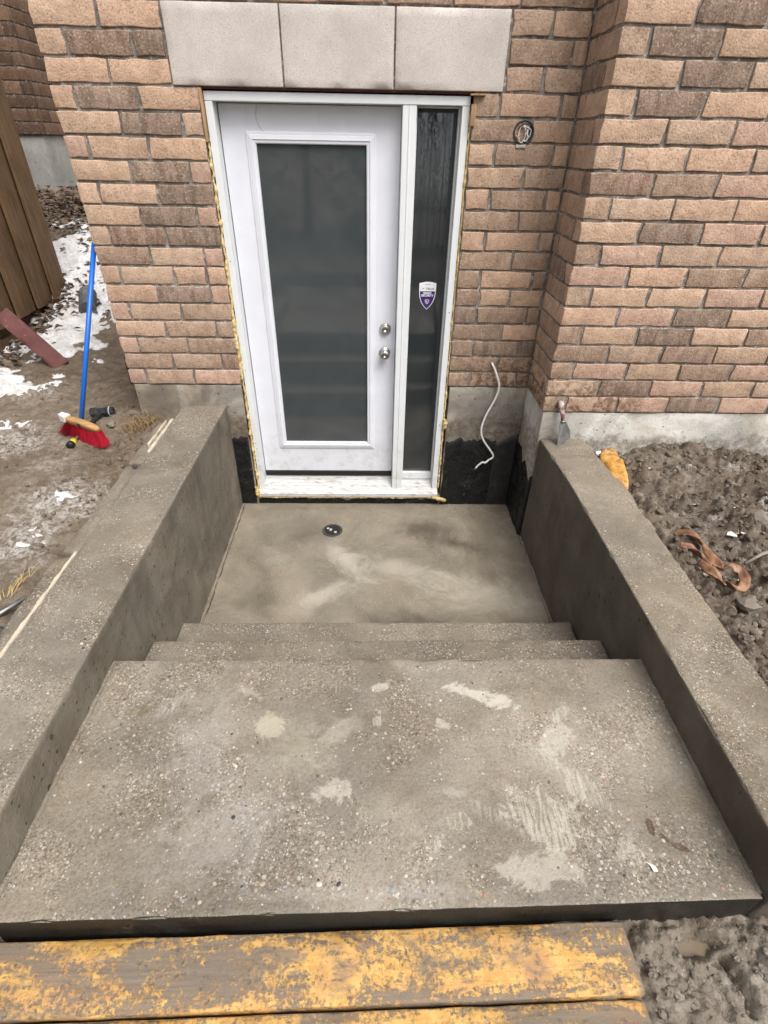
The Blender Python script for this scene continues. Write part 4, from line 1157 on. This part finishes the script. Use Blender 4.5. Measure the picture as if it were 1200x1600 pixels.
# ================================================================== PLANKS
def plank_material():
    t = NT('worn_yellow_plank')
    oi = t.n.new('ShaderNodeObjectInfo')
    off = t.n.new('ShaderNodeVectorMath'); off.operation = 'MULTIPLY_ADD'
    t.L(oi.outputs['Random'], off.inputs[0]); off.inputs[1].default_value = (3, 9, 2); t.L(t.co, off.inputs[2]); v = off.outputs[0]
    grain = t.noise(1, 6, .6, .6, t.map((4, 90, 90), src=v))
    wd = t.mix(t.mr(grain, .3, .7), (.150, .118, .088), (.235, .185, .138))
    wd = t.mix(t.mr(t.noise(5, 5, .6, 0, v), .5, .7, 0, .6), wd, (.28, .17, .09))
    yel = t.mix(t.mr(t.noise(26, 6, .75, 0, v), .38, .66), (.56, .31, .085), (.70, .43, .14))
    yel = t.mix(t.mr(t.noise(7, 5, .6, 0, t.map((1, 1, 1), (5, 1, 2), src=v)), .48, .68, 0, .85), yel, (.44, .235, .105))
    a = t.noise(1, 8, .70, .5, t.map((3.2, 9, 6), src=v)); b = t.noise(95, 6, .78, 0, v)
    mk = t.mr(t.math('ADD', t.math('MULTIPLY', a, .66), t.math('MULTIPLY', b, .42)), .522, .592)
    c = t.mix(mk, wd, yel)
    mud = t.mr(t.noise(7, 7, .74, .3, t.map((.7, 1.4, 1), (2, 7, 0), src=v)), .50, .62, 0, .85)
    c = t.mix(mud, c, (.19, .150, .112))
    c = t.mix(t.mr(t.noise(60, 5, .7, 0, v), .58, .68, 0, .8), c, (.10, .075, .055))
    s = t.sep(t.co)
    edge = t.mr(s[0], .595, .612)       # muddy, unpainted end
    c = t.mix(t.math('MULTIPLY', edge, .85), c, (.20, .165, .13))
    h = t.math('ADD', t.math('MULTIPLY', grain, .6), t.math('ADD', t.math('MULTIPLY', mk, .35), t.math('MULTIPLY', t.noise(80, 5, .7), .5)))
    return t.done(c, t.mr(mk, 0, 1, .65, .5), t.bump(h, .6, .004), 0, .4)
M['plank'] = plank_material()
PLG = 'worn yellow planks across the front of the steps'
for k, (wid, x1, z1, lab, yc) in enumerate(((.138, .614, .512, 'worn yellow painted plank lying against the front edge of the platform', -2.661),
                                            (.140, .612, .502, 'muddy orange plank nearest the camera at the bottom of the picture', -2.806))):
    o = rbox('plank', (-1.45, -wid / 2, -.045), (x1, wid / 2, 0), M['plank'], step=.03, r=.004, amp=.0012, fs=16, seed=60 + k, chip=.006)
    o.location = (0, yc, z1); o.rotation_euler = (0, 0, .016); tag(o, lab, 'plank', PLG)

# ================================================================== LEFT ALLEY: shed, neighbour house
shed = empty('timber_shed', (-2.85, 1.2, .86), label='brown stained timber shed of vertical boards raised on skids', cat='shed')
def shp(o): o.parent = shed; o.matrix_parent_inverse = Matrix.Translation((2.85, -1.2, -.86)); return o
M['board'] = wood('shed_boards', (.240, .150, .080), (.135, .082, .043), 'z')
M['skid'] = wood('skid_timber', (.135, .082, .045), (.08, .05, .03), 'y')
y = 2.20; rb = random.Random(3); k = 0
while y > -.3:
    w = .150 + rb.uniform(-.006, .008)
    zb = .872 + rb.uniform(-.012, .012) + (.0 if y > 1.7 else .005)
    xo = -2.866 + (.026 if k % 2 else 0)
    o = shp(rbox('board', (xo - .018, y - w + .003, zb), (xo, y - .003, 3.45), M['board'], step=.6, r=.002)); y -= w - .004; k += 1
x = -2.885; k = 0
while x > -4.6:                                          # gable end facing the neighbour
    o = shp(rbox('board', (x - .145, 2.182, .875), (x - .003, 2.2, 3.45), M['board'], step=.6, r=.002)); x -= .148
shp(rbox('shed_body', (-4.6, -.3, 1.0), (-2.905, 2.178, 3.4), M['board'], step=.8, r=.004))
shp(rbox('skid', (-3.02, -.25, .70), (-2.905, 2.15, .84), M['skid'], step=.3, r=.006))
shp(rbox('skid', (-2.965, .30, .58), (-2.875, 1.98, .785), M['skid'], step=.3, r=.006)).rotation_euler = (.0, 0, 0)
shp(rbox('floor_joist', (-4.5, 2.02, .72), (-2.91, 2.11, .99), M['skid'], step=.4, r=.005))
shp(rbox('shed_roof', (-4.75, -.45, 3.45), (-2.70, 2.35, 3.52), M['skid'], step=.6, r=.006))

# red board leaning on the shed
P, Q = rbox_arrays((-.02, -.057, 0), (.02, .057, .80), step=.03, r=.003, amp=.001, seed=2, chip=.006)
a_, b_ = Vector((-2.335, .81, .69)), Vector((-2.65, .838, 1.056))
d_ = (b_ - a_).normalized(); sidev = Vector((.35, .45, .80)); nn = d_.cross(sidev).normalized(); ss = nn.cross(d_).normalized()
mt = Matrix.Identity(4)
for i in range(3): mt[i][0] = nn[i]; mt[i][1] = ss[i]; mt[i][2] = d_[i]; mt[i][3] = a_[i] - d_[i] * .02
t = NT('faded_red_paint'); rc = t.mix(t.mr(t.noise(8, 6, .65), .35, .7), (.105, .030, .028), (.155, .052, .047))
rc = t.mix(t.mr(t.noise(30, 5, .7), .60, .72, 0, .6), rc, (.30, .20, .17)); rc = t.mix(t.mr(t.noise(70, 4, .7), .64, .72, 0, .8), rc, (.06, .035, .03))
M['red'] = t.done(rc, .7, t.bump(t.noise(60, 5), .4, .003))
P2 = np.array([(mt @ Vector(p))[:] for p in P * np.array([1, 1, .62])])
tag(obj('wooden_board', mesh_np('wooden_board', P2, Q, M['red'], True)), 'faded red painted board leaning from the snow up to the shed', 'board')

# neighbour house: brick over pale foundation
nbh = empty('brick_house', (-4.5, 5.5, 1.5), label='dark brown brick house corner with pale foundation beyond the shed', cat='house')
def nbp(o): o.parent = nbh; o.matrix_parent_inverse = Matrix.Translation((4.5, -5.5, -1.5)); return o
NX, NY, NZ, NP = -3.84, 4.5, 2.085, .1215
nw = nbp(rbox('brick_wall', (-6.5, NY + .006, NZ), (NX - .006, 7.5, NZ + 14 * NP), M['mortar_far'], step=2, r=.002))
nbp(rbox('foundation', (-6.48, NY + .03, 1.2), (NX - .03, 7.48, NZ - .002), M['foundation_far'], step=.2, r=.006, amp=.003, fs=6))
far_full = [mesh_np('brick', *rbox_arrays((-.15, -.045, -.055), (.15, .045, .055), step=.2, r=.006), M['brick_far'], True)]
FARC = [(.30, .19, .125), (.25, .155, .10), (.34, .215, .14), (.18, .115, .08), (.28, .175, .12)]
rn = random.Random(9)
def far_brick(cx, cy_, z, L, rz):
    o = bpy.data.objects.new('brick', far_full[0]); o.location = (cx, cy_, z + .0555); o.rotation_euler = (0, 0, rz); o.scale = (L / .30, 1, 1)
    cc = rn.choice(FARC); f = rn.uniform(.85, 1.1); o.color = (cc[0] * f, cc[1] * f, cc[2] * f, .4); link(o, nw)
for n in range(13):
    z = NZ + n * NP + .006
    x = NX; first = .09 if n % 2 else .30
    L = first
    while x > -5.0:
        far_brick(x - L / 2, NY + .045, z, L, 0); x -= L + .011; L = .30
    y = NY if n % 2 else NY + .10; L = .30
    if n % 2: y = NY + .0005
    while y < 6.3:
        far_brick(NX - .045, y + L / 2 + (.09 if False else 0), z, L, math.pi / 2) if not (n % 2 and y < NY + .01) else far_brick(NX - .0452, y + L / 2, z, L, math.pi / 2)
        y += L + .011

# dead leaves at the foot of the neighbour's wall
ac = Acc(); rl = random.Random(8)
def leaf(c, r, a, tilt):
    ca, sa = math.cos(a), math.sin(a); V = []
    for (u, v, w) in ((-1, 0, 0), (0, .45, tilt), (1, 0, .1), (0, -.45, tilt * .6)):
        V.append((c[0] + r * (u * ca - v * sa), c[1] + r * (u * sa + v * ca), c[2] + r * w))
    return V, [(0, 3, 2, 1)]
for k in range(2600):
    if k < 2000: x = rl.uniform(-4.2, -2.2); y = rl.gauss(3.95, .38)
    elif k < 2300: x = rl.gauss(-2.75, .25); y = rl.uniform(1.7, 3.2)
    else: x = rl.gauss(-2.82, .10); y = rl.uniform(.7, 2.2)
    if y > 4.5 and x < NX: continue
    z = HL(x, y) + rl.uniform(.01, .05)
    ac.add(*leaf((x, y, z), rl.uniform(.02, .05), rl.uniform(0, 6.28), rl.uniform(-.6, .8)), mi=rl.choice((0, 0, 1)))
lv = ac.build('dead_leaves', [M['leaf_brown'], plain('grey_leaf', (.12, .09, .065), .7)]); lv['kind'] = 'stuff'

# ---- evergreens at the back of the yard: what the door glass mirrors
M['needles'] = plain('evergreen_foliage', (.030, .045, .024), .7, 0, .5, 6, .3)
M['bark'] = plain('tree_bark', (.09, .065, .045), .9, 0, .3, 20, .8)
nr = np.random.default_rng(5)
for k, (x, y, h_, r_) in enumerate(((-4.6, -7.6, 5.2, 1.35), (-2.9, -7.2, 4.6, 1.2), (-1.2, -7.7, 5.4, 1.35), (.55, -7.3, 4.6, 1.25), (2.2, -7.8, 5.5, 1.4), (3.9, -7.3, 4.8, 1.3))):
    tree = empty('evergreen_tree', (x, y, .6), group='evergreens mirrored in the door glass', label='dark evergreen tree seen only as a reflection in the door glass', cat='tree')
    tv, tf = tube_arrays([(0, 0, -.1), (.03, 0, h_ * .5), (0, .02, h_ * .95)], [.09, .05, .015], 8)
    obj('trunk', mesh_np('trunk', tv, tf, M['bark'], True), tree)
    N = 2600
    zt_ = nr.random(N) ** 1.25; zz = .12 + zt_ * (h_ - .15); rad = r_ * (1 - zt_ ** 1.6 * .92) * (.35 + .65 * nr.random(N) ** .5); an = nr.random(N) * 6.283
    rad = rad * (1 + .25 * np.sin(an * 5 + zz * 6))
    cx_, cy2_ = rad * np.cos(an), rad * np.sin(an); L_ = .07 + .10 * nr.random(N)
    d_r = np.stack([np.cos(an), np.sin(an), -.35 + .5 * nr.random(N)], 1); tg = np.stack([-np.sin(an), np.cos(an), nr.random(N) - .5], 1)
    c0 = np.stack([cx_, cy2_, zz], 1)
    V = np.stack([c0 - tg * (L_ * .35)[:, None], c0 + d_r * L_[:, None], c0 + tg * (L_ * .35)[:, None], c0 - d_r * (L_ * .5)[:, None]], 1).reshape(-1, 3)
    obj('crown', mesh_np('crown', V, np.arange(N * 4).reshape(-1, 4), M['needles']), tree)

# ================================================================== SMALL THINGS
def ground_at(f, x, y): return HL(x, y) if f is hl else (HR(x, y) if f is hr else HF(x, y))
# --- broom
hb = Vector((-1.648, -.320, .782)); ht = Vector((-1.486, .060, 1.625))
broom = empty('broom', (-1.65, -.40, ground_at(hl, -1.65, -.40)), label='upright broom with blue handle and red bristles leaning on the house corner', cat='broom')
bl = -Vector(broom.location)
def bp(o): o.parent = broom; o.matrix_parent_inverse = Matrix.Translation(bl); return o
blue = plain('blue_paint', (.010, .125, .52), .35, 0, .05, 20, .05)
hdir = (ht - hb).normalized()
bp(tube('handle', [hb - hdir * .02, hb + hdir * .4, ht], .0128, blue, n=14))
ax_ = Vector((-1.514, -.422, .785)) - Vector((-1.744, -.295, .790)); ax_.normalize()
cen = Vector((-1.629, -.356, .782))
dn = Vector((-.03, .10, -1)); dn = (dn - ax_ * dn.dot(ax_)).normalized(); th_ = ax_.cross(dn).normalized()
def bw(u, v, w): return cen + ax_ * u + dn * v + th_ * w
# wooden block: shallow arch
V = []; F = []; NU = 20
for i in range(NU + 1):
    u = -.132 + .268 * i / NU; q = (u - .002) / .134
    topv = -.010 * (1 - q * q) - .003; w = .016 * max(0.0, 1 - abs(q) ** 6) ** .5 + .004
    for (v, ww) in ((topv, -w * .8), (topv, w * .8), (topv + .006, w), (.020, w), (.020, -w), (topv + .006, -w)): V.append(bw(u, v, ww))
for i in range(NU):
    for k in range(6): F.append((i * 6 + k, i * 6 + (k + 1) % 6, (i + 1) * 6 + (k + 1) % 6, (i + 1) * 6 + k))
F += [tuple(range(6))[::-1], tuple(NU * 6 + k for k in range(6))]
M['blockwood'] = wood('broom_block_wood', (.56, .33, .14), (.44, .24, .09), 'x', knots=False)
bp(obj('head', mesh_np('head', V, F, M['blockwood'], True)))
ac = Acc()
for sgn in (1,):
    Vb = [bw(u, v, w) for (u, v, w) in ((-.176, -.016, -.014), (-.122, -.012, -.0215), (-.122, .022, -.0215), (-.172, .026, -.016), (-.176, -.016, .014), (-.122, -.012, .0215), (-.122, .022, .0215), (-.172, .026, .016))]
    ac.add(Vb, [(0, 1, 2, 3), (7, 6, 5, 4), (0, 4, 5, 1), (1, 5, 6, 2), (2, 6, 7, 3), (3, 7, 4, 0)])
bp(ac.build('end_cap', flat_mat('white_plastic', (.74, .73, .71))))
ac = Acc()
for w in (-.0215, .0215):
    ac.add([bw(u, v, w + dw) for dw in (-.001, .001) for (u, v) in ((-.012, -.004), (.008, -.004), (.008, .020), (-.012, .020))], [(0, 1, 2, 3), (7, 6, 5, 4), (0, 4, 5, 1), (1, 5, 6, 2), (2, 6, 7, 3), (3, 7, 4, 0)])
bp(ac.build('clip', M['black_rubber']))
ac = Acc(); rbz = random.Random(2)
t = NT('red_bristles'); bc = t.mix(t.noise(90, 2), (.42, .012, .030), (.66, .035, .07)); M['bristle'] = t.done(bc, .45)
M['bristle2'] = plain('red_bristles_dark', (.40, .012, .028), .45)
for k in range(1500):
    u = rbz.uniform(-.128, .132); w = rbz.uniform(-.018, .018)
    q = (u - .004) / .132; ln = .092 + rbz.uniform(-.008, .010)
    fl_ = (q * .018 if q > 0 else q * .085) - (.035 if q < -.6 else 0) * rbz.random(); 
    a = bw(u, .016, w); b = bw(u + fl_ * .5, .016 + ln * .55, w * 1.3); c = bw(u + fl_ + rbz.uniform(-.006, .006), .016 + ln, w * 1.8 + rbz.uniform(-.006, .006))
    h_ = (ax_ * .0011)
    ac.add([a - h_, a + h_, b + h_, b - h_, c + h_, c - h_], [(0, 1, 2, 3), (3, 2, 4, 5)], 0 if rbz.random() < .7 else 1)
    h_ = th_ * .0011
    ac.add([a - h_, a + h_, b + h_, b - h_, c + h_, c - h_], [(0, 1, 2, 3), (3, 2, 4, 5)], 0 if rbz.random() < .7 else 1)
bo = bp(ac.build('bristles', [M['bristle'], M['bristle2']])); bo['kind'] = 'stuff'

# --- sledgehammer lying behind the broom
zt = ground_at(hl, -1.69, -.41)
hamm = empty('sledgehammer', (-1.67, -.05, ground_at(hl, -1.67, -.05)), label='black headed sledgehammer with yellow butted handle lying behind the broom', cat='hammer')
hl_ = -Vector(hamm.location)
def hp(o): o.parent = hamm; o.matrix_parent_inverse = Matrix.Translation(hl_); return o
A = Vector((-1.668, -.045, ground_at(hl, -1.668, -.045) + .035)); B = Vector((-1.695, -.425, zt + .018))
blk = plain('black_iron', (.020, .020, .022), .5, 0, .3, 30, .5, (.12, .10, .085), .7)
dv = (B - A).normalized(); acx = Vector((1, .12, .03)).normalized()
ac = Acc(); V, F = tube_arrays([A - acx * .068, A - acx * .062, A - acx * .035, A - acx * .022, A + acx * .022, A + acx * .035, A + acx * .062, A + acx * .068], [.024, .030, .031, .025, .025, .031, .030, .024], 8); ac.add(V, F)
hp(ac.build('hammer_head', blk))
hp(tube('collar', [A + acx * .044, A + acx * .048], .0318, flat_mat('pale_ring', (.55, .55, .54)), n=14))
hp(tube('handle', [A - dv * .03, A + dv * .1, A + (B - A) * .5, A + (B - A) * .87], [.015, .013, .013, .013], blk, n=12))
hp(tube('grip', [A + (B - A) * .87, A + (B - A) * .95], .0185, plain('yellow_rubber', (.62, .42, .03), .5), n=14))
hp(tube('butt_cap', [A + (B - A) * .95, A + (B - A) * .955, A + (B - A) * 1.02, A + (B - A) * 1.03], [.019, .021, .021, .016], M['black_rubber'], n=14))

# --- trowel / scraper leaning on the wing wall
tr = empty('scraper', (1.05, -.44, .70), label='old paint scraper with worn wooden handle leaning on the wall', cat='scraper')
def tp(o): o.parent = tr; o.matrix_parent_inverse = Matrix.Translation((-1.05, .44, -.70)); return o
T0 = Vector((1.018, -.372, .945)); T1 = Vector((1.045, -.400, .838)); 
tipL, tipR = Vector((1.022, -.455, .7045)), Vector((1.102, -.415, .738)); sh0, sh1 = Vector((1.028, -.402, .835)), Vector((1.062, -.402, .832)); mr_ = Vector((1.098, -.405, .775))
nrm_ = (tipR - tipL).cross(sh0 - tipL).normalized() * .0012
pts = [tipL, tipR, mr_, sh1, sh0]
V = [p + nrm_ for p in pts] + [p - nrm_ for p in pts]; n = 5
F = [tuple(range(5)), tuple(range(9, 4, -1))] + [((k + 1) % n, k, n + k, n + (k + 1) % n) for k in range(n)]
tp(obj('blade', mesh_np('blade', V, F, plain('scraper_steel', (.16, .16, .155), .5, .6, .3, 40, .3, (.36, .34, .31), .7))))
t = NT('worn_red_handle'); hc = t.mix(t.mr(t.noise(40, 5, .7), .45, .58), (.18, .075, .06), (.50, .42, .40)); hmat = t.done(hc, .7)
tp(tube('handle', [T0, T0 + (T1 - T0) * .08, T0 + (T1 - T0) * .5, T0 + (T1 - T0) * .8, T1], [.010, .0165, .0145, .011, .012], hmat, n=12))
tp(tube('ferrule', [T1, T1 + (Vector((1.045, -.402, .826)) - T1)], .0125, M['steel'], n=12))

# --- white cable hanging from the brickwork
cab = [(.700, .03, 1.018), (.700, -.006, 1.015), (.722, -.020, .975), (.755, -.028, .885), (.742, -.026, .80), (.700, -.024, .69), (.683, -.024, .597), (.705, -.026, .52), (.782, -.030, .411), (.755, -.034, .375), (.735, -.040, .36), (.715, -.040, .362), (.690, -.036, .335), (.679, -.036, .318)]
cable = tube('cable', catmull(cab, 8), .0062, flat_mat('white_cable_jacket', (.78, .77, .74), .4), n=10)
tag(cable, 'white electrical cable hanging out of the brick right of the door', 'cable')
for k, dx in enumerate((-.012, 0, .014)):
    w_ = tube('wire', catmull([(.680, -.036, .319), (.672 + dx * .5, -.038, .308 + .004 * k), (.664 + dx * 1.6, -.036, .300 + .006 * k)], 4), .0018, (mk, mw, mcu)[k], cable, n=6)

# --- yellow foam chunk behind the right parapet
bmf = bmesh.new(); bmesh.ops.create_icosphere(bmf, subdivisions=4, radius=1)
P = np.array([v.co[:] for v in bmf.verts]); F = [[v.index for v in f.verts] for f in bmf.faces]; bmf.free()
P = np.sign(P) * np.abs(P) ** .45
P = P * (1 + .22 * fbm(P[:, 0] * 1.6, P[:, 1] * 1.6, P[:, 2] * 1.6, 5, 5, .6))[:, None] * np.array([.054, .160, .060])
P[:, 0] *= .72 + .28 * np.clip((P[:, 1] + .17) / .2, 0, 1.3); P[:, 2] += .12 * (P[:, 0]) + .15 * (P[:, 1])
t = NT('orange_foam'); fc_ = t.mix(t.mr(t.noise(18, 5, .65), .4, .65), (.48, .235, .045), (.62, .37, .11)); fc_ = t.mix(t.mr(t.noise(22, 6, .75, .5), .48, .64, 0, .8), fc_, (.23, .10, .025)); fc_ = t.mix(t.mr(t.noise(12, 6, .75), .56, .70, 0, .7), fc_, (.62, .50, .33))
M['ofoam'] = t.done(fc_, .6, t.bump(t.noise(60, 5), .5, .006))
chunk = tag(obj('foam_chunk', mesh_np('foam_chunk', P, F, M['ofoam'], True), None, (1.268, -.665, .640), (0, .12, -.10)), 'lump of yellow orange spray foam behind the right parapet', 'foam')
ac = Acc()
for (x, y_, r) in ((1.225, -.535, .016), (1.29, -.53, .012), (1.30, -.545, .014)):
    P, F = stone_arrays(rr, (x, y_, .705), r, .7); ac.add(P, F)
tag(ac.build('white_foam_bits', flat_mat('white_foam', (.8, .79, .77), .9), smooth=True), 'crumbs of white foam around the yellow foam lump', 'foam', None, 'stuff')

# --- torn brown strip (leather-like membrane)
def ribbon(name, pts, wid, mat, thick=.004, seed=0):
    P = catmull(pts, 8); V = []; F = []; N = len(P)
    for i, p in enumerate(P):
        t_ = (P[min(i + 1, N - 1)] - P[max(i - 1, 0)]).normalized(); s = t_.cross(Vector((.25 * math.sin(i * .23 + seed), .2, 1))).normalized(); u_ = s.cross(t_)
        w = (wid[min(int(i / N * len(wid)), len(wid) - 1)]) * (1 + .12 * math.sin(i * .9 + seed))
        for j in range(5):
            q = j / 2 - 1; V.append(p + s * w * q + u_ * (.012 * math.cos(q * 2.2 + i * .3)))
        for j in range(5):
            q = 1 - j / 2; V.append(p + s * w * q + u_ * (.012 * math.cos(q * 2.2 + i * .3) - thick))
    for i in range(N - 1):
        for k in range(10): F.append((i * 10 + k, i * 10 + (k + 1) % 10, (i + 1) * 10 + (k + 1) % 10, (i + 1) * 10 + k))
    F += [tuple(range(10))[::-1], tuple((N - 1) * 10 + k for k in range(10))]
    return obj(name, mesh_np(name, V, F, mat, True))
t = NT('brown_membrane'); bcx = t.mix(t.mr(t.noise(20, 5, .65), .35, .65), (.13, .055, .028), (.33, .175, .095)); M['brownstrip'] = t.done(t.mix(t.mr(t.noise(50, 4, .7), .6, .7, 0, .6), bcx, (.08, .04, .025)), .5, t.bump(t.noise(50, 4), .4, .004))
strip = empty('torn_strip', (1.38, -1.40, .64), label='torn brown membrane strip curling beside the right parapet', cat='scrap')
stl = -Vector(strip.location)
for pts, wd_ in (([(1.325, -1.235, .700), (1.362, -1.275, .722), (1.388, -1.345, .718), (1.392, -1.42, .708), (1.402, -1.475, .700), (1.432, -1.47, .712), (1.462, -1.495, .705), (1.452, -1.55, .695), (1.412, -1.578, .688), (1.392, -1.54, .680)], (.008, .015, .020, .016, .011, .014, .019, .020, .016, .010)),
                 ([(1.292, -1.335, .712), (1.322, -1.36, .716), (1.350, -1.40, .708), (1.362, -1.46, .695)], (.006, .011, .010, .007)),
                 ([(1.335, -1.43, .700), (1.352, -1.50, .698), (1.372, -1.565, .685)], (.012, .016, .010))):
    o = ribbon('membrane_piece', pts, wd_, M['brownstrip'], seed=len(pts)); o.parent = strip; o.matrix_parent_inverse = Matrix.Translation(stl)

# --- twig on the right, metal bar on the left
M['twig'] = plain('grey_twig', (.26, .22, .18), .8, 0, .3, 40, .5)
tag(tube('twig', [(1.585, -1.372, hr(np.array([1.585]), np.array([-1.372]))[0] + .016), (1.66, -1.345, .665), (1.80, -1.30, .672)], [.005, .008, .009], M['twig'], n=8), 'short bare grey stick lying on the soil at the right edge', 'stick')
tag(tube('metal_bar', [(-1.272, -1.655, .712), (-1.33, -1.72, .70), (-1.52, -1.92, .69)], .010, metal_material('weathered_bar', (.38, .37, .36), .5), n=10), 'grey round metal bar poking out at the left picture edge', 'bar')
# --- pale scraps in the right bed
def scrap(x, y, r, label, col=(.68, .65, .60), seed=0):
    rq = random.Random(seed); n = 6; z = ground_at(hr, x, y) + .014
    top = [(x + r * rq.uniform(.6, 1.1) * math.cos(k * 6.283 / n), y + r * rq.uniform(.5, 1.0) * math.sin(k * 6.283 / n), z + rq.uniform(0, .012)) for k in range(n)]
    V = top + [(p[0], p[1], p[2] - .003) for p in top]
    F = [tuple(range(n)), tuple(range(2 * n - 1, n - 1, -1))] + [((k + 1) % n, k, n + k, n + (k + 1) % n) for k in range(n)]
    return tag(obj('scrap', mesh_np('scrap', V, F, flat_mat('scrap_paper', col, .8))), label, 'scrap')
scrap(1.535, -1.455, .022, 'small torn white scrap on the soil beside the brown strip', seed=1)
scrap(1.60, -1.215, .024, 'crumpled pale scrap on the soil below the right wall', (.60, .57, .55), 2)
scrap(1.70, -1.16, .015, 'small white chip on the soil by the picture edge', seed=3)
scrap(1.395, -1.42, .012, 'cream wood splinter touching the brown strip', (.58, .48, .36), 4)
# white and brown flecks on the platform
ac = Acc(); V = [(.690, -2.478, ZP + .003), (.712, -2.49, ZP + .004), (.716, -2.502, ZP + .002), (.703, -2.503, ZP + .005), (.699, -2.49, ZP + .006)]
ac.add(V + [(v[0], v[1], v[2] - .003) for v in V], [(0, 4, 3, 2, 1), (5, 6, 7, 8, 9)] + [(k, (k + 1) % 5, 5 + (k + 1) % 5, 5 + k) for k in range(5)])
tag(ac.build('paper_scrap', flat_mat('white_scrap', (.74, .72, .68), .8)), 'tiny white scrap lying on the near right of the platform', 'scrap')

# --- plant litter in the right bed
ac = Acc(); rq = random.Random(16)
for k in range(240):
    x = rq.uniform(1.24, 2.4); y = rq.uniform(-2.2, -.42); z = HR(x, y) + .006; a = rq.uniform(0, 6.28); L = rq.uniform(.015, .06)
    p0 = Vector((x, y, z)); p1 = p0 + Vector((math.cos(a) * L * .5, math.sin(a) * L * .5, rq.uniform(.002, .012))); p2 = p0 + Vector((math.cos(a + .3) * L, math.sin(a + .3) * L, rq.uniform(-.003, .006))); s = Vector((-math.sin(a), math.cos(a), 0)) * rq.uniform(.0008, .002)
    ac.add([p0 - s, p0 + s, p1 + s, p1 - s, p2 + s * .4, p2 - s * .4], [(0, 1, 2, 3), (3, 2, 4, 5)], rq.choice((0, 1, 2)))
for k in range(70):
    x = rq.uniform(1.24, 2.4); y = rq.uniform(-2.2, -.42); ac.add(*leaf((x, y, HR(x, y) + .010), rq.uniform(.006, .016), rq.uniform(0, 6.28), rq.uniform(-.5, .7)), mi=rq.choice((1, 3, 3)))
lit = ac.build('plant_litter', [plain('litter_pale', (.34, .28, .20), .8), plain('litter_brown', (.10, .06, .035), .7), plain('litter_grey', (.20, .17, .14), .8), plain('litter_chip', (.42, .38, .33), .8)]); lit['kind'] = 'stuff'

# --- dry straw tuft at the house corner
ac = Acc(); rq = random.Random(6)
for k in range(260):
    x = rq.gauss(-1.402, .034); y = rq.gauss(-.155, .075); z = HL(x, y); a = rq.uniform(0, 6.28); L = rq.uniform(.03, .085)
    p0 = Vector((x, y, z - .004)); p1 = p0 + Vector((math.cos(a) * L * .5, math.sin(a) * L * .5, rq.uniform(.01, .045))); p2 = p0 + Vector((math.cos(a) * L, math.sin(a) * L, rq.uniform(.0, .035)))
    s = Vector((-math.sin(a), math.cos(a), 0)) * .0014
    ac.add([p0 - s, p0 + s, p1 + s, p1 - s, p2 + s * .4, p2 - s * .4], [(0, 1, 2, 3), (3, 2, 4, 5)], rq.choice((0, 0, 1)))
tuft = ac.build('dry_grass', [plain('straw', (.27, .175, .075), .8), plain('straw_dark', (.11, .07, .035), .8)])
tag(tuft, 'tuft of dry straw at the foot of the house corner', 'grass', None, 'stuff')
ac = Acc()
for k in range(30):
    x = rq.gauss(-1.375, .012); y = rq.gauss(-1.56, .05); z = ground_at(hl, x, y); a = rq.uniform(1.1, 2.2); L = rq.uniform(.03, .07)
    p0 = Vector((x, y, z)); p1 = p0 + Vector((math.cos(a) * L * .5, math.sin(a) * L * .5, rq.uniform(.006, .02))); p2 = p0 + Vector((math.cos(a) * L, math.sin(a) * L, .006)); s = Vector((-math.sin(a), math.cos(a), 0)) * .0014
    ac.add([p0 - s, p0 + s, p1 + s, p1 - s, p2 + s * .4, p2 - s * .4], [(0, 1, 2, 3), (3, 2, 4, 5)], 0)
tag(ac.build('dry_grass', [plain('straw_pale', (.42, .30, .13), .8)]), 'wisp of pale straw on the ground near the metal bar', 'grass', None, 'stuff')

# --- ribbed dark pipe piece behind the broom handle
rp_ = [Vector((-2.62, 1.98, .90)) + Vector((.04, -.02, .0)) * k * .45 for k in range(17)]
rp_ = [Vector((-2.585 + .004 * k, 2.00 - .012 * k, .93 - .004 * k)) for k in range(22)]
V, F = tube_arrays(rp_, [.072 if k % 2 else .060 for k in range(22)], 16)
tag(obj('corrugated_pipe', mesh_np('corrugated_pipe', V, F, plain('dull_grey_plastic', (.10, .105, .105), .7, 0, .4, 20, .4, (.3, .3, .3), .5))), 'short piece of ribbed dark pipe lying in the snow by the shed', 'pipe')
